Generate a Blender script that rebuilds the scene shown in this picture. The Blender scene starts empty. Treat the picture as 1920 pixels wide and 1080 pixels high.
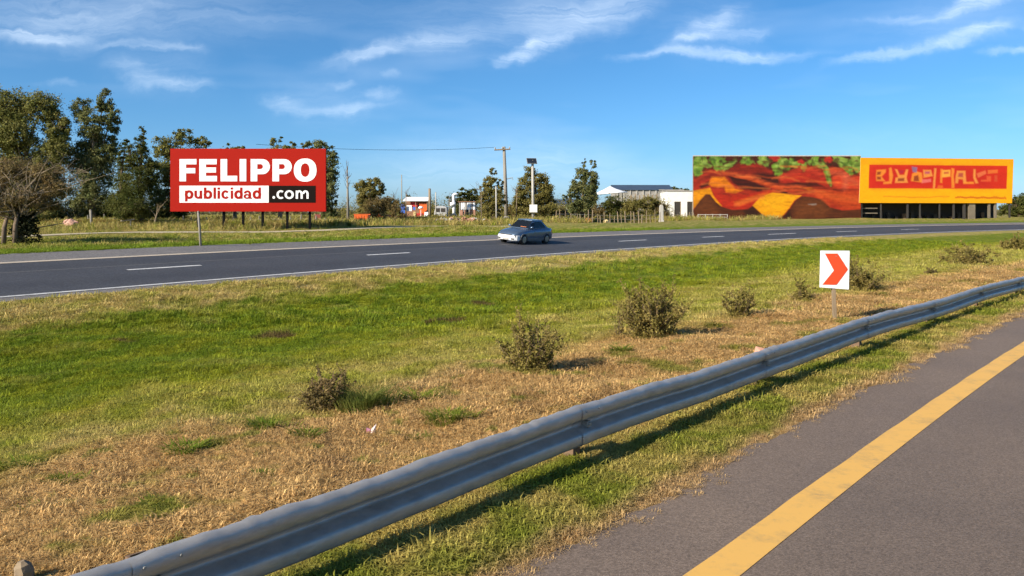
import bpy, bmesh, math, random
import numpy as np
from mathutils import Vector, Matrix

# ------------------------------------------------------------------ camera, sky, sun, exposure
sc = bpy.context.scene
COL = sc.collection
F, CX, HY, HC = 1500.0, 960.0, 400.0, 2.3          # focal length in photo pixels, principal x, horizon y, eye height
R = math.radians

cam_d = bpy.data.cameras.new('camera'); cam = bpy.data.objects.new('camera', cam_d); COL.objects.link(cam)
cam.location = (0, 0, HC); cam.rotation_euler = (R(90), 0, 0)
cam_d.sensor_width = 36; cam_d.lens = 36 * F / 1920
cam_d.shift_y = -(540 - HY) / 1920.0
cam_d.clip_start = 0.05; cam_d.clip_end = 8000
sc.camera = cam

SUN_EL, SUN_AZ = R(29), R(51)                       # shadows run to the right and away: 51 deg right of straight ahead
sun_to = Vector((math.sin(SUN_AZ) * math.cos(SUN_EL), math.cos(SUN_AZ) * math.cos(SUN_EL), -math.sin(SUN_EL)))
sl = bpy.data.lights.new('sun', 'SUN'); sl.energy = 4.3; sl.angle = R(0.53); sl.color = (1.0, 0.90, 0.74)
so = bpy.data.objects.new('sun', sl); COL.objects.link(so)
so.rotation_euler = sun_to.to_track_quat('-Z', 'Y').to_euler()

vs = sc.view_settings
vs.view_transform = 'Standard'; vs.look = 'None'; vs.gamma = 1.0; vs.use_curve_mapping = False
vs.exposure = 0.9

world = bpy.data.worlds.new('World'); sc.world = world; world.use_nodes = True
wn, wl = world.node_tree.nodes, world.node_tree.links
wn.clear()
world.cycles.sampling_method = 'MANUAL'; world.cycles.sample_map_resolution = 256

def N(nt, typ, **kw):
    n = nt.nodes.new(typ)
    for k, v in kw.items():
        if k == 'inp':
            for kk, vv in v.items():
                n.inputs[kk].default_value = vv
        else:
            setattr(n, k, v)
    return n

def lin(r, g, b):
    f = lambda c: (c / 12.92) if c <= 0.04045 else ((c + 0.055) / 1.055) ** 2.4
    return (f(r / 255), f(g / 255), f(b / 255), 1.0)

def build_sky():
    nt = world.node_tree; L = nt.links.new
    sky = N(nt, 'ShaderNodeTexSky', sky_type='NISHITA', sun_disc=False, sun_elevation=SUN_EL,
            sun_rotation=SUN_AZ + math.pi, altitude=50, air_density=0.75, dust_density=0.7, ozone_density=8.5)
    hsv = N(nt, 'ShaderNodeHueSaturation', inp={'Hue': 0.49, 'Saturation': 1.06, 'Value': 1.0})
    L(sky.outputs[0], hsv.inputs['Color'])
    tc = N(nt, 'ShaderNodeTexCoord')
    sep = N(nt, 'ShaderNodeSeparateXYZ'); L(tc.outputs['Generated'], sep.inputs[0])
    def M(op, a, b=None, c=None):
        m = N(nt, 'ShaderNodeMath', operation=op)
        for i, q in enumerate((a, b, c)):
            if q is None: continue
            if isinstance(q, (int, float)): m.inputs[i].default_value = q
            else: L(q, m.inputs[i])
        return m.outputs[0]
    y = M('MAXIMUM', sep.outputs[1], 0.02)
    gx = M('DIVIDE', sep.outputs[0], y); gz = M('DIVIDE', sep.outputs[2], y)
    comb = N(nt, 'ShaderNodeCombineXYZ'); L(gx, comb.inputs[0]); L(gz, comb.inputs[1])
    # wispy warp of the coordinates
    wn1 = N(nt, 'ShaderNodeTexNoise', inp={'Scale': 6.0, 'Detail': 4.0, 'Roughness': 0.55})
    L(comb.outputs[0], wn1.inputs['Vector'])
    sub = N(nt, 'ShaderNodeVectorMath', operation='SUBTRACT', inp={1: (0.5, 0.5, 0.5)}); L(wn1.outputs['Color'], sub.inputs[0])
    scl = N(nt, 'ShaderNodeVectorMath', operation='MULTIPLY', inp={1: (0.13, 0.05, 0.0)}); L(sub.outputs[0], scl.inputs[0])
    add = N(nt, 'ShaderNodeVectorMath', operation='ADD'); L(comb.outputs[0], add.inputs[0]); L(scl.outputs[0], add.inputs[1])
    wf = N(nt, 'ShaderNodeTexNoise', inp={'Scale': 26.0, 'Detail': 4.0, 'Roughness': 0.6}); L(comb.outputs[0], wf.inputs['Vector'])
    sf = N(nt, 'ShaderNodeVectorMath', operation='SUBTRACT', inp={1: (0.5, 0.5, 0.5)}); L(wf.outputs['Color'], sf.inputs[0])
    mf = N(nt, 'ShaderNodeVectorMath', operation='MULTIPLY', inp={1: (0.05, 0.022, 0.0)}); L(sf.outputs[0], mf.inputs[0])
    ad2 = N(nt, 'ShaderNodeVectorMath', operation='ADD'); L(add.outputs[0], ad2.inputs[0]); L(mf.outputs[0], ad2.inputs[1]); add = ad2
    # cirrus strokes: x1,y1,x2,y2 (photo pixels at infinity), half width, strength
    S = [(-80, 64, 190, 66, 12, .55), (-200, 25, 620, 12, 60, .30), (-100, 48, 330, 40, 34, .25), (150, 75, 390, 98, 10, .35), (300, 90, 390, 102, 8, .22),
         (205, 115, 300, 165, 22, .34), (250, 160, 395, 163, 10, .42), (590, 125, 770, 85, 16, .60), (700, 95, 960, 55, 24, .42),
         (900, 45, 1130, 25, 30, .35), (915, 130, 1085, 60, 17, .75), (1010, 60, 1240, -20, 30, .5), (900, 128, 950, 132, 8, .2),
         (480, 180, 600, 208, 16, .34), (560, 206, 765, 196, 10, .42), (690, 172, 760, 185, 9, .35), (620, 160, 680, 158, 7, .3),
         (1230, 85, 1440, 5, 22, .5), (1215, 92, 1330, 66, 10, .45), (1140, 112, 1330, 95, 10, .55), (1230, 103, 1560, 102, 11, .62), (1310, 75, 1460, 55, 12, .4),
         (1600, 40, 1780, 38, 9, .4), (1740, 40, 1900, -8, 16, .6), (1540, 125, 1760, 95, 11, .55), (1700, 105, 1925, 45, 15, .62),
         (1840, 102, 1990, 92, 9, .45), (700, 142, 745, 146, 7, .25), (80, 150, 160, 152, 7, .25), (600, 335, 1300, 330, 40, .34), (1250, 250, 2000, 262, 30, .12),
         (560, 290, 1250, 285, 34, .22), (1000, 366, 2300, 356, 44, .26), (-300, 330, 700, 350, 60, .2)]
    S += [(620, 70, 1250, 5, 70, .22), (1180, 75, 1480, 20, 60, .2), (1560, 80, 1960, 10, 50, .18), (180, 120, 420, 150, 40, .18), (470, 190, 780, 190, 40, .22), (-100, 20, 900, 30, 50, .12)]
    tot = None
    for (x1, y1, x2, y2, hw, st) in S:
        a1, b1, a2, b2 = (x1 - CX) / F, (HY - y1) / F, (x2 - CX) / F, (HY - y2) / F
        mp = N(nt, 'ShaderNodeMapping', vector_type='TEXTURE')
        mp.inputs['Location'].default_value = ((a1 + a2) / 2, (b1 + b2) / 2, 0)
        mp.inputs['Rotation'].default_value = (0, 0, math.atan2(b2 - b1, a2 - a1))
        mp.inputs['Scale'].default_value = (math.hypot(a2 - a1, b2 - b1) * 0.72, hw * (1.75 if hw < 30 else 2.2) / F, 1)
        L(add.outputs[0], mp.inputs[0])
        ln = N(nt, 'ShaderNodeVectorMath', operation='LENGTH'); L(mp.outputs[0], ln.inputs[0])
        mr = N(nt, 'ShaderNodeMapRange', interpolation_type='SMOOTHERSTEP', inp={1: 1.0, 2: 0.0, 3: 0.0, 4: st * .9}); L(ln.outputs['Value'], mr.inputs[0])
        pw = M('POWER', mr.outputs[0], 1.35)
        tot = pw if tot is None else M('ADD', tot, pw)
    # streaky texture
    mp = N(nt, 'ShaderNodeMapping', vector_type='POINT'); mp.inputs['Rotation'].default_value = (0, 0, R(-14)); mp.inputs['Scale'].default_value = (2.6, 20.0, 1.0)
    L(add.outputs[0], mp.inputs[0])
    st_n = N(nt, 'ShaderNodeTexNoise', inp={'Scale': 2.4, 'Detail': 8.0, 'Roughness': 0.68, 'Distortion': 0.9}); L(mp.outputs[0], st_n.inputs['Vector'])
    st_r = N(nt, 'ShaderNodeMapRange', inp={1: 0.34, 2: 0.70, 3: 0.34, 4: 1.05}); L(st_n.outputs[0], st_r.inputs[0])
    # thin general cirrus everywhere else
    mp2 = N(nt, 'ShaderNodeMapping', vector_type='POINT'); mp2.inputs['Scale'].default_value = (1.4, 1.4, 7.0)
    L(tc.outputs['Generated'], mp2.inputs[0])
    g_n = N(nt, 'ShaderNodeTexNoise', inp={'Scale': 2.2, 'Detail': 3.0, 'Roughness': 0.6}); L(mp2.outputs[0], g_n.inputs['Vector'])
    g_r = N(nt, 'ShaderNodeMapRange', inp={1: 0.52, 2: 0.85, 3: 0.0, 4: 0.35}); L(g_n.outputs[0], g_r.inputs[0])
    front = N(nt, 'ShaderNodeMapRange', inp={1: 0.05, 2: 0.3, 3: 0.0, 4: 1.0}); L(sep.outputs[1], front.inputs[0])
    dens = M('MULTIPLY', M('MULTIPLY', tot, st_r.outputs[0]), front.outputs[0])
    dens = M('ADD', dens, M('MULTIPLY', g_r.outputs[0], 0.35))
    dens = M('MINIMUM', dens, 0.8)
    mix = N(nt, 'ShaderNodeMix', data_type='RGBA'); L(dens, mix.inputs[0]); L(hsv.outputs[0], mix.inputs[6])
    mix.inputs[7].default_value = (7.6, 8.7, 9.8, 1)
    bg = N(nt, 'ShaderNodeBackground', inp={'Strength': 0.082}); L(mix.outputs[2], bg.inputs[0])
    out = N(nt, 'ShaderNodeOutputWorld'); L(bg.outputs[0], out.inputs[0])
build_sky()

# ------------------------------------------------------------------ lie of the land
C1 = np.array([261.0, -153.6]); R1 = 325.0          # centre and radius of the far carriageway's near edge
C2 = np.array([252.33, -206.02]); R2 = 330.0          # of the guard rail and the near road
EDGE = 9.4                                          # far carriageway width
PHI0 = math.atan2(-C1[1], -C1[0])                   # bearing of the camera seen from C1

def sstep(a, b, x):
    t = np.clip((np.asarray(x, float) - a) / (b - a), 0, 1)
    return t * t * (3 - 2 * t)

def wv(x, y):
    x = np.asarray(x, float); y = np.asarray(y, float)
    return np.hypot(x - C1[0], y - C1[1]) - R1, np.hypot(x - C2[0], y - C2[1]) - R2

def arc_s(x, y):                                    # metres along the far road, 0 at the camera's bearing, + to the right
    ph = np.arctan2(np.asarray(y, float) - C1[1], np.asarray(x, float) - C1[0])
    dphi = (PHI0 - ph + np.pi) % (2 * np.pi) - np.pi
    return dphi * R1

def bank(s): return np.clip(0.078 + 0.0004 * s, 0.062, 0.088)

def height(x, y):
    x = np.asarray(x, float); y = np.asarray(y, float)
    w, v = wv(x, y); s = arc_s(x, y)
    far = np.clip(0.55 + 0.005 * y, 0.5, 2.0)
    e = bank(s) * EDGE
    k = sstep(EDGE, EDGE + 8, w)
    z_far = np.where(w < EDGE, bank(s) * np.clip(w, 0, EDGE), e * (1 - k) + far * k)
    t = np.clip(v / np.maximum(v - w, 1e-3), 0, 1)
    z_med = -0.5 * np.sin(np.pi * np.clip(t, 0, 1) ** 1.25) ** 1.4
    bump = 0.03 * np.sin(x * 1.3 + y * .7) + 0.025 * np.sin(x * .61 - y * 1.9 + 1) + 0.02 * np.sin(2.3 * x + 1.7 * y)
    bump2 = 0.10 * np.sin(x * .21 + y * .13) + 0.07 * np.sin(x * .45 - y * .31)
    z = np.where(w >= 0, z_far, np.where(v > 0, z_med, 0.0))
    z = z + np.where((w < 0) & (v > 0), bump * sstep(.3, 2, v) * sstep(-.3, -2, w), 0)
    z = z + np.where(w > EDGE, bump2 * sstep(EDGE + 1, EDGE + 12, w), 0)
    return z

def P(px, py, d): return Vector(((px - CX) / F * d, d, HC + (HY - py) / F * d))
def X(px, d): return (px - CX) / F * d
def gz(x, y): return float(height(x, y))
def hit(px, py):                                    # where a line of sight meets the ground
    a, b = (px - CX) / F, (HY - py) / F
    ds = np.concatenate([np.arange(2, 60, .02), np.arange(60, 400, .2)])
    below = (HC + b * ds) <= height(a * ds, ds)
    i = int(np.argmax(below)) if below.any() else len(ds) - 1
    d = ds[i]; return Vector((a * d, d, gz(a * d, d)))
def on_near(v, s):                                  # near road: v left of the rail line, s metres ahead of the post beside the camera
    a0 = math.atan2(7.42 - C2[1], 0.65 - C2[0]); a = a0 - s / R2
    return (C2[0] + (R2 + v) * math.cos(a), C2[1] + (R2 + v) * math.sin(a))
def on_far(w, s):
    a = PHI0 - s / R1
    return (C1[0] + (R1 + w) * math.cos(a), C1[1] + (R1 + w) * math.sin(a))

# ------------------------------------------------------------------ helpers
def tag(o, label=None, cat=None, group=None, kind=None):
    if label: o['label'] = label
    if cat: o['category'] = cat
    if group: o['group'] = group
    if kind: o['kind'] = kind
    return o
def empty(name, loc, rz=0, label=None, cat=None, group=None):
    o = bpy.data.objects.new(name, None); COL.objects.link(o); o.location = loc; o.rotation_euler = (0, 0, rz)
    o.empty_display_size = 0.2
    return tag(o, label, cat, group)

class MB:
    def __init__(s): s.v = []; s.f = []; s.m = []
    def add(s, vs_, fs, mi=0):
        n = len(s.v); s.v += [tuple(p) for p in vs_]; s.f += [tuple(i + n for i in f) for f in fs]; s.m += [mi] * len(fs); return s
    def box(s, x0, x1, y0, y1, z0, z1, mi=0):
        return s.add([(x0, y0, z0), (x1, y0, z0), (x1, y1, z0), (x0, y1, z0), (x0, y0, z1), (x1, y0, z1), (x1, y1, z1), (x0, y1, z1)],
                     [(0, 3, 2, 1), (4, 5, 6, 7), (0, 1, 5, 4), (1, 2, 6, 5), (2, 3, 7, 6), (3, 0, 4, 7)], mi)
    def tube(s, pts, rad, n=6, mi=0, caps=True):
        pts = [Vector(p) for p in pts]; k = len(pts)
        if not hasattr(rad, '__len__'): rad = [rad] * k
        base = len(s.v); prev = None
        for i, p in enumerate(pts):
            t = (pts[min(i + 1, k - 1)] - pts[max(i - 1, 0)]).normalized()
            if prev is None:
                a = Vector((0, 0, 1)) if abs(t.z) < .9 else Vector((1, 0, 0)); u = t.cross(a).normalized()
            else:
                u = (prev - t * prev.dot(t)); u = u.normalized() if u.length > 1e-6 else t.orthogonal().normalized()
            prev = u; w = t.cross(u)
            for j in range(n):
                an = 2 * math.pi * j / n
                s.v.append(tuple(p + (u * math.cos(an) + w * math.sin(an)) * rad[i]))
        for i in range(k - 1):
            for j in range(n):
                a, b = base + i * n + j, base + i * n + (j + 1) % n
                s.f.append((a, b, b + n, a + n)); s.m.append(mi)
        if caps:
            s.f.append(tuple(base + j for j in reversed(range(n)))); s.m.append(mi)
            s.f.append(tuple(base + (k - 1) * n + j for j in range(n))); s.m.append(mi)
        return s
    def prism(s, poly, axis, a, b, mi=0):           # poly of 2D points extruded along 'y' (x,z) or 'x' (y,z) or 'z' (x,y)
        mk = {'y': lambda p, t: (p[0], t, p[1]), 'x': lambda p, t: (t, p[0], p[1]), 'z': lambda p, t: (p[0], p[1], t)}[axis]
        n = len(poly)
        vs_ = [mk(p, a) for p in poly] + [mk(p, b) for p in poly]
        fs = [tuple(range(n)), tuple(reversed(range(n, 2 * n)))] + [(i, i + n, (i + 1) % n + n, (i + 1) % n) for i in range(n)]
        return s.add(vs_, fs, mi)
    def ring(s, outer, inner, a, b, mi=0):          # band between two closed (x,z) outlines, extruded along y
        n = len(outer)
        vs_ = [(p[0], a, p[1]) for p in outer] + [(p[0], a, p[1]) for p in inner] + [(p[0], b, p[1]) for p in outer] + [(p[0], b, p[1]) for p in inner]
        fs = []
        for i in range(n):
            j = (i + 1) % n
            fs += [(i, j, n + j, n + i), (2 * n + i, 3 * n + i, 3 * n + j, 2 * n + j), (i, 2 * n + i, 2 * n + j, j), (n + i, n + j, 3 * n + j, 3 * n + i)]
        return s.add(vs_, fs, mi)
    def build(s, name, mats, parent=None, smooth=False, bevel=0, fix=True):
        me = bpy.data.meshes.new(name); me.from_pydata(s.v, [], s.f)
        mats = mats if isinstance(mats, (list, tuple)) else [mats]
        for m in mats: me.materials.append(m)
        if len(mats) > 1: me.polygons.foreach_set('material_index', s.m)
        if fix:
            bm = bmesh.new(); bm.from_mesh(me); bmesh.ops.recalc_face_normals(bm, faces=bm.faces); bm.to_mesh(me); bm.free()
        if smooth: me.polygons.foreach_set('use_smooth', [True] * len(me.polygons))
        me.update()
        o = bpy.data.objects.new(name, me); COL.objects.link(o)
        if parent: o.parent = parent
        if bevel:
            b = o.modifiers.new('bevel', 'BEVEL'); b.width = bevel; b.segments = 2; b.limit_method = 'ANGLE'; b.angle_limit = R(40)
        return o

def np_mesh(name, V, Fq, mat, parent=None, smooth=False, attrs=None):
    V = np.asarray(V, np.float32).reshape(-1, 3); Fq = np.asarray(Fq, np.int32)
    k = Fq.shape[1]
    me = bpy.data.meshes.new(name); me.vertices.add(len(V)); me.vertices.foreach_set('co', V.ravel())
    me.loops.add(Fq.size); me.loops.foreach_set('vertex_index', Fq.ravel())
    me.polygons.add(len(Fq)); me.polygons.foreach_set('loop_start', np.arange(0, Fq.size, k, dtype=np.int32))
    try: me.polygons.foreach_set('loop_total', np.full(len(Fq), k, np.int32))
    except Exception: pass
    if smooth: me.polygons.foreach_set('use_smooth', np.ones(len(Fq), bool))
    if mat: me.materials.append(mat)
    if attrs is not None:
        at = me.color_attributes.new('paint', 'FLOAT_COLOR', 'POINT'); at.data.foreach_set('color', np.asarray(attrs, np.float32).ravel())
    me.update(calc_edges=True); me.validate()
    o = bpy.data.objects.new(name, me); COL.objects.link(o)
    if parent: o.parent = parent
    return o

def grid_faces(nu, nv):
    i = np.arange(nu - 1)[:, None] * nv + np.arange(nv - 1)[None]
    return np.stack([i, i + nv, i + nv + 1, i + 1], -1).reshape(-1, 4)

# ------------------------------------------------------------------ materials
def pbsdf(name):
    m = bpy.data.materials.new(name); m.use_nodes = True
    nt = m.node_tree; b = nt.nodes['Principled BSDF']
    return m, nt, b
def plain(name, col, rough=.6, metal=0.0, var=.12, scale=6.0, bump=0.0, spec=.5, stain=None, stretch=(1, 1, 1)):
    """one-colour stuff with grain, blotches and a little relief"""
    m, nt, b = pbsdf(name); L = nt.links.new
    tc = N(nt, 'ShaderNodeTexCoord')
    mp = N(nt, 'ShaderNodeMapping'); mp.inputs['Scale'].default_value = stretch; L(tc.outputs['Object'], mp.inputs[0])
    n1 = N(nt, 'ShaderNodeTexNoise', inp={'Scale': scale, 'Detail': 6.0, 'Roughness': .65}); L(mp.outputs[0], n1.inputs['Vector'])
    mr = N(nt, 'ShaderNodeMapRange', inp={1: .3, 2: .7, 3: 1 - var, 4: 1 + var}); L(n1.outputs[0], mr.inputs[0])
    mx = N(nt, 'ShaderNodeVectorMath', operation='SCALE'); mx.inputs[0].default_value = col[:3]; L(mr.outputs[0], mx.inputs['Scale'])
    out = mx.outputs[0]
    if stain:
        n2 = N(nt, 'ShaderNodeTexNoise', inp={'Scale': scale * .35, 'Detail': 8.0, 'Roughness': .7}); L(mp.outputs[0], n2.inputs['Vector'])
        m2 = N(nt, 'ShaderNodeMapRange', inp={1: .55, 2: .72, 3: 0, 4: stain[1]}); L(n2.outputs[0], m2.inputs[0])
        mi = N(nt, 'ShaderNodeMix', data_type='RGBA'); L(m2.outputs[0], mi.inputs[0]); L(out, mi.inputs[6]); mi.inputs[7].default_value = (*stain[0][:3], 1)
        out = mi.outputs[2]
    L(out, b.inputs['Base Color'])
    b.inputs['Roughness'].default_value = rough; b.inputs['Metallic'].default_value = metal; b.inputs['Specular IOR Level'].default_value = spec
    if bump:
        bp = N(nt, 'ShaderNodeBump', inp={'Strength': bump, 'Distance': .02}); L(n1.outputs[0], bp.inputs['Height']); L(bp.outputs[0], b.inputs['Normal'])
    return m

def grass_color_group():
    g = bpy.data.node_groups.new('grass_colour', 'ShaderNodeTree')
    g.interface.new_socket('Color', in_out='OUTPUT', socket_type='NodeSocketColor')
    g.interface.new_socket('Fine', in_out='OUTPUT', socket_type='NodeSocketFloat')
    L = g.links.new
    out = N(g, 'NodeGroupOutput'); geo = N(g, 'ShaderNodeNewGeometry')
    flat = N(g, 'ShaderNodeVectorMath', operation='MULTIPLY', inp={1: (1, 1, 0)}); L(geo.outputs['Position'], flat.inputs[0])
    def M(op, a, b=None, c=None):
        m = N(g, 'ShaderNodeMath', operation=op)
        for i, q in enumerate((a, b, c)):
            if q is None: continue
            if isinstance(q, (int, float)): m.inputs[i].default_value = q
            else: L(q, m.inputs[i])
        return m.outputs[0]
    def dist(c, r):
        d = N(g, 'ShaderNodeVectorMath', operation='DISTANCE', inp={1: (c[0], c[1], 0)}); L(flat.outputs[0], d.inputs[0])
        return M('SUBTRACT', d.outputs['Value'], r)
    def noise(s, d=5, ro=.6, off=0, st=None):
        mp = N(g, 'ShaderNodeMapping'); mp.inputs['Location'].default_value = (off, off * .7, 0)
        if st: mp.inputs['Scale'].default_value = st[0]; mp.inputs['Rotation'].default_value = (0, 0, st[1])
        L(flat.outputs[0], mp.inputs[0])
        n = N(g, 'ShaderNodeTexNoise', inp={'Scale': s, 'Detail': float(d), 'Roughness': ro}); L(mp.outputs[0], n.inputs['Vector']); return n.outputs[0]
    def ramp(x, a, b, lo=0.0, hi=1.0):
        r = N(g, 'ShaderNodeMapRange', interpolation_type='SMOOTHSTEP', inp={1: a, 2: b, 3: lo, 4: hi}); L(x, r.inputs[0]); return r.outputs[0]
    def mixc(f, a, b):
        m = N(g, 'ShaderNodeMix', data_type='RGBA')
        if isinstance(f, float): m.inputs[0].default_value = f
        else: L(f, m.inputs[0])
        for i, q in ((6, a), (7, b)):
            if isinstance(q, tuple): m.inputs[i].default_value = (*q[:3], 1)
            else: L(q, m.inputs[i])
        return m.outputs[2]
    w = dist(C1, R1); v = dist(C2, R2)
    nbig = noise(.28, 2, .55, 3); nmid = noise(1.3, 3, .62, 9, ((1, .55, 1), R(-50))); nfin = noise(14, 3, .7, 4); npat = noise(.8, 3, .62, 21); nweed = noise(2.1, 3, .6, 33); ntin = noise(55, 2, .7, 4)
    wj = M('ADD', w, M('MULTIPLY', M('SUBTRACT', nmid, .5), 5.0)); vj = M('ADD', v, M('ADD', M('MULTIPLY', M('SUBTRACT', nbig, .5), 4.0), M('MULTIPLY', M('SUBTRACT', nmid, .5), 2.6)))
    straw = (.49, .34, .145); brown = (.345, .225, .092); olive = (.32, .285, .058); lush = (.125, .172, .010); green = (.235, .235, .028); khaki = (.42, .32, .115)
    mossy = (.27, .235, .016); soil = (.10, .055, .025)
    c = mixc(ramp(nmid, .38, .66), olive, green)
    c = mixc(M('MULTIPLY', ramp(npat, .46, .64), .6), c, khaki)
    # lush ditch, mossy at its foot
    ld = M('MULTIPLY', M('MULTIPLY', ramp(wj, -14.0, -10.0), ramp(wj, -2.6, -4.4)), ramp(M('ADD', npat, M('MULTIPLY', w, -.012)), .36, .58, .35, 1.0))
    lc = mixc(ramp(nmid, .42, .62), lush, (.205, .222, .013))
    lc = mixc(M('MULTIPLY', ramp(wj, -9.5, -12.5), ramp(npat, .38, .6)), lc, mossy)
    c = mixc(ld, c, lc)
    # dry strip along the far asphalt
    c = mixc(M('MULTIPLY', M('MULTIPLY', ramp(wj, -4.0, -2.2), ramp(w, 1.0, -.2)), ramp(nmid, .40, .60)), c, khaki)
    # brown, dead grass slope behind the rail
    dead = mixc(ramp(nfin, .35, .65), brown, straw)
    dead = mixc(M('MULTIPLY', ramp(nmid, .52, .70), .75), dead, (.25, .155, .068))
    dead = mixc(M('MULTIPLY', ramp(npat, .555, .66), .85), dead, (.19, .195, .03))
    dead = mixc(M('MULTIPLY', ramp(nweed, .60, .68), .8), dead, (.17, .19, .03))
    c = mixc(M('MULTIPLY', ramp(vj, 5.6, 3.4), ramp(v, -.05, .25)), c, dead)
    # strip between the rail and the near asphalt
    vs_ = M('ADD', v, M('MULTIPLY', M('SUBTRACT', nmid, .5), .7))
    st = mixc(ramp(npat, .40, .62), (.17, .19, .02), (.36, .28, .08))
    st = mixc(ramp(vs_, -.72, -1.02), st, (.40, .265, .12))
    c = mixc(ramp(v, .35, .0), c, st)
    # far verge and the fields behind it
    fv = mixc(ramp(nmid, .42, .60), (.17, .195, .022), (.34, .28, .085))
    fv = mixc(ramp(wj, 15.0, 12.0), fv, (.15, .20, .016))
    fv = mixc(M('MULTIPLY', ramp(wj, 22.0, 32.0), ramp(npat, .42, .62)), fv, (.33, .25, .09))
    c = mixc(ramp(w, 8.6, 9.4), c, fv)
    for (sx, sy, sr) in SPOTS:
        d_ = N(g, 'ShaderNodeVectorMath', operation='DISTANCE', inp={1: (sx, sy, 0)}); L(flat.outputs[0], d_.inputs[0])
        dj = M('ADD', d_.outputs['Value'], M('MULTIPLY', M('SUBTRACT', nmid, .5), sr * 3.0))
        c = mixc(M('MULTIPLY', ramp(dj, sr, sr * .45), .8), c, soil)
    k = M('ADD', M('MULTIPLY', nfin, 1.1), M('MULTIPLY', ntin, .55))
    k = ramp(k, .52, 1.12, .66, 1.62)
    sc_ = N(g, 'ShaderNodeVectorMath', operation='SCALE'); L(c, sc_.inputs[0]); L(k, sc_.inputs['Scale'])
    L(sc_.outputs[0], out.inputs['Color']); L(M('ADD', nfin, M('MULTIPLY', ntin, .6)), out.inputs['Fine'])
    return g
SPOTS = [(hit(px_, py_).x, hit(px_, py_).y, q_) for px_, py_, q_ in ((508, 633, .55), (545, 632, .4), (810, 606, .35), (860, 602, .35), (905, 572, .5), (225, 640, .3))]
GG = grass_color_group()

def ground_mat():
    m, nt, b = pbsdf('grassy_ground'); L = nt.links.new
    gg = N(nt, 'ShaderNodeGroup'); gg.node_tree = GG
    dk = N(nt, 'ShaderNodeVectorMath', operation='SCALE', inp={'Scale': .82}); L(gg.outputs[0], dk.inputs[0])
    L(dk.outputs[0], b.inputs['Base Color']); b.inputs['Roughness'].default_value = .95; b.inputs['Specular IOR Level'].default_value = .1
    bp = N(nt, 'ShaderNodeBump', inp={'Strength': .9, 'Distance': .06}); L(gg.outputs[1], bp.inputs['Height']); L(bp.outputs[0], b.inputs['Normal'])
    return m
def blade_mat(name, tint=(1, 1, 1)):
    m, nt, b = pbsdf(name); L = nt.links.new
    gg = N(nt, 'ShaderNodeGroup'); gg.node_tree = GG
    oi = N(nt, 'ShaderNodeObjectInfo')
    mr = N(nt, 'ShaderNodeMapRange', inp={1: 0, 2: 1, 3: .88, 4: 1.35}); L(oi.outputs['Random'], mr.inputs[0])
    s = N(nt, 'ShaderNodeVectorMath', operation='SCALE'); L(gg.outputs[0], s.inputs[0]); L(mr.outputs[0], s.inputs['Scale'])
    t = N(nt, 'ShaderNodeVectorMath', operation='MULTIPLY', inp={1: tint}); L(s.outputs[0], t.inputs[0])
    L(t.outputs[0], b.inputs['Base Color']); b.inputs['Roughness'].default_value = .7; b.inputs['Specular IOR Level'].default_value = .15
    tr = N(nt, 'ShaderNodeBsdfTranslucent'); L(t.outputs[0], tr.inputs[0])
    mx = N(nt, 'ShaderNodeMixShader', inp={0: .3}); L(b.outputs[0], mx.inputs[1]); L(tr.outputs[0], mx.inputs[2])
    L(mx.outputs[0], nt.nodes['Material Output'].inputs[0])
    return m
def leaf_mat(name, c1, c2, scale=.9, trans=.38):
    m, nt, b = pbsdf(name); L = nt.links.new
    geo = N(nt, 'ShaderNodeNewGeometry')
    n = N(nt, 'ShaderNodeTexNoise', inp={'Scale': scale, 'Detail': 3.0}); L(geo.outputs['Position'], n.inputs['Vector'])
    mr = N(nt, 'ShaderNodeMapRange', inp={1: .35, 2: .65, 3: 0, 4: 1}); L(n.outputs[0], mr.inputs[0])
    mi = N(nt, 'ShaderNodeMix', data_type='RGBA'); L(mr.outputs[0], mi.inputs[0]); mi.inputs[6].default_value = (*c1, 1); mi.inputs[7].default_value = (*c2, 1)
    rp = N(nt, 'ShaderNodeMapRange', inp={1: 0, 2: 1, 3: .65, 4: 1.4}); L(geo.outputs['Random Per Island'], rp.inputs[0])
    s = N(nt, 'ShaderNodeVectorMath', operation='SCALE'); L(mi.outputs[2], s.inputs[0]); L(rp.outputs[0], s.inputs['Scale'])
    L(s.outputs[0], b.inputs['Base Color']); b.inputs['Roughness'].default_value = .65; b.inputs['Specular IOR Level'].default_value = .08
    tr = N(nt, 'ShaderNodeBsdfTranslucent'); L(s.outputs[0], tr.inputs[0])
    mx = N(nt, 'ShaderNodeMixShader', inp={0: trans}); L(b.outputs[0], mx.inputs[1]); L(tr.outputs[0], mx.inputs[2])
    L(mx.outputs[0], nt.nodes['Material Output'].inputs[0])
    return m
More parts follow.
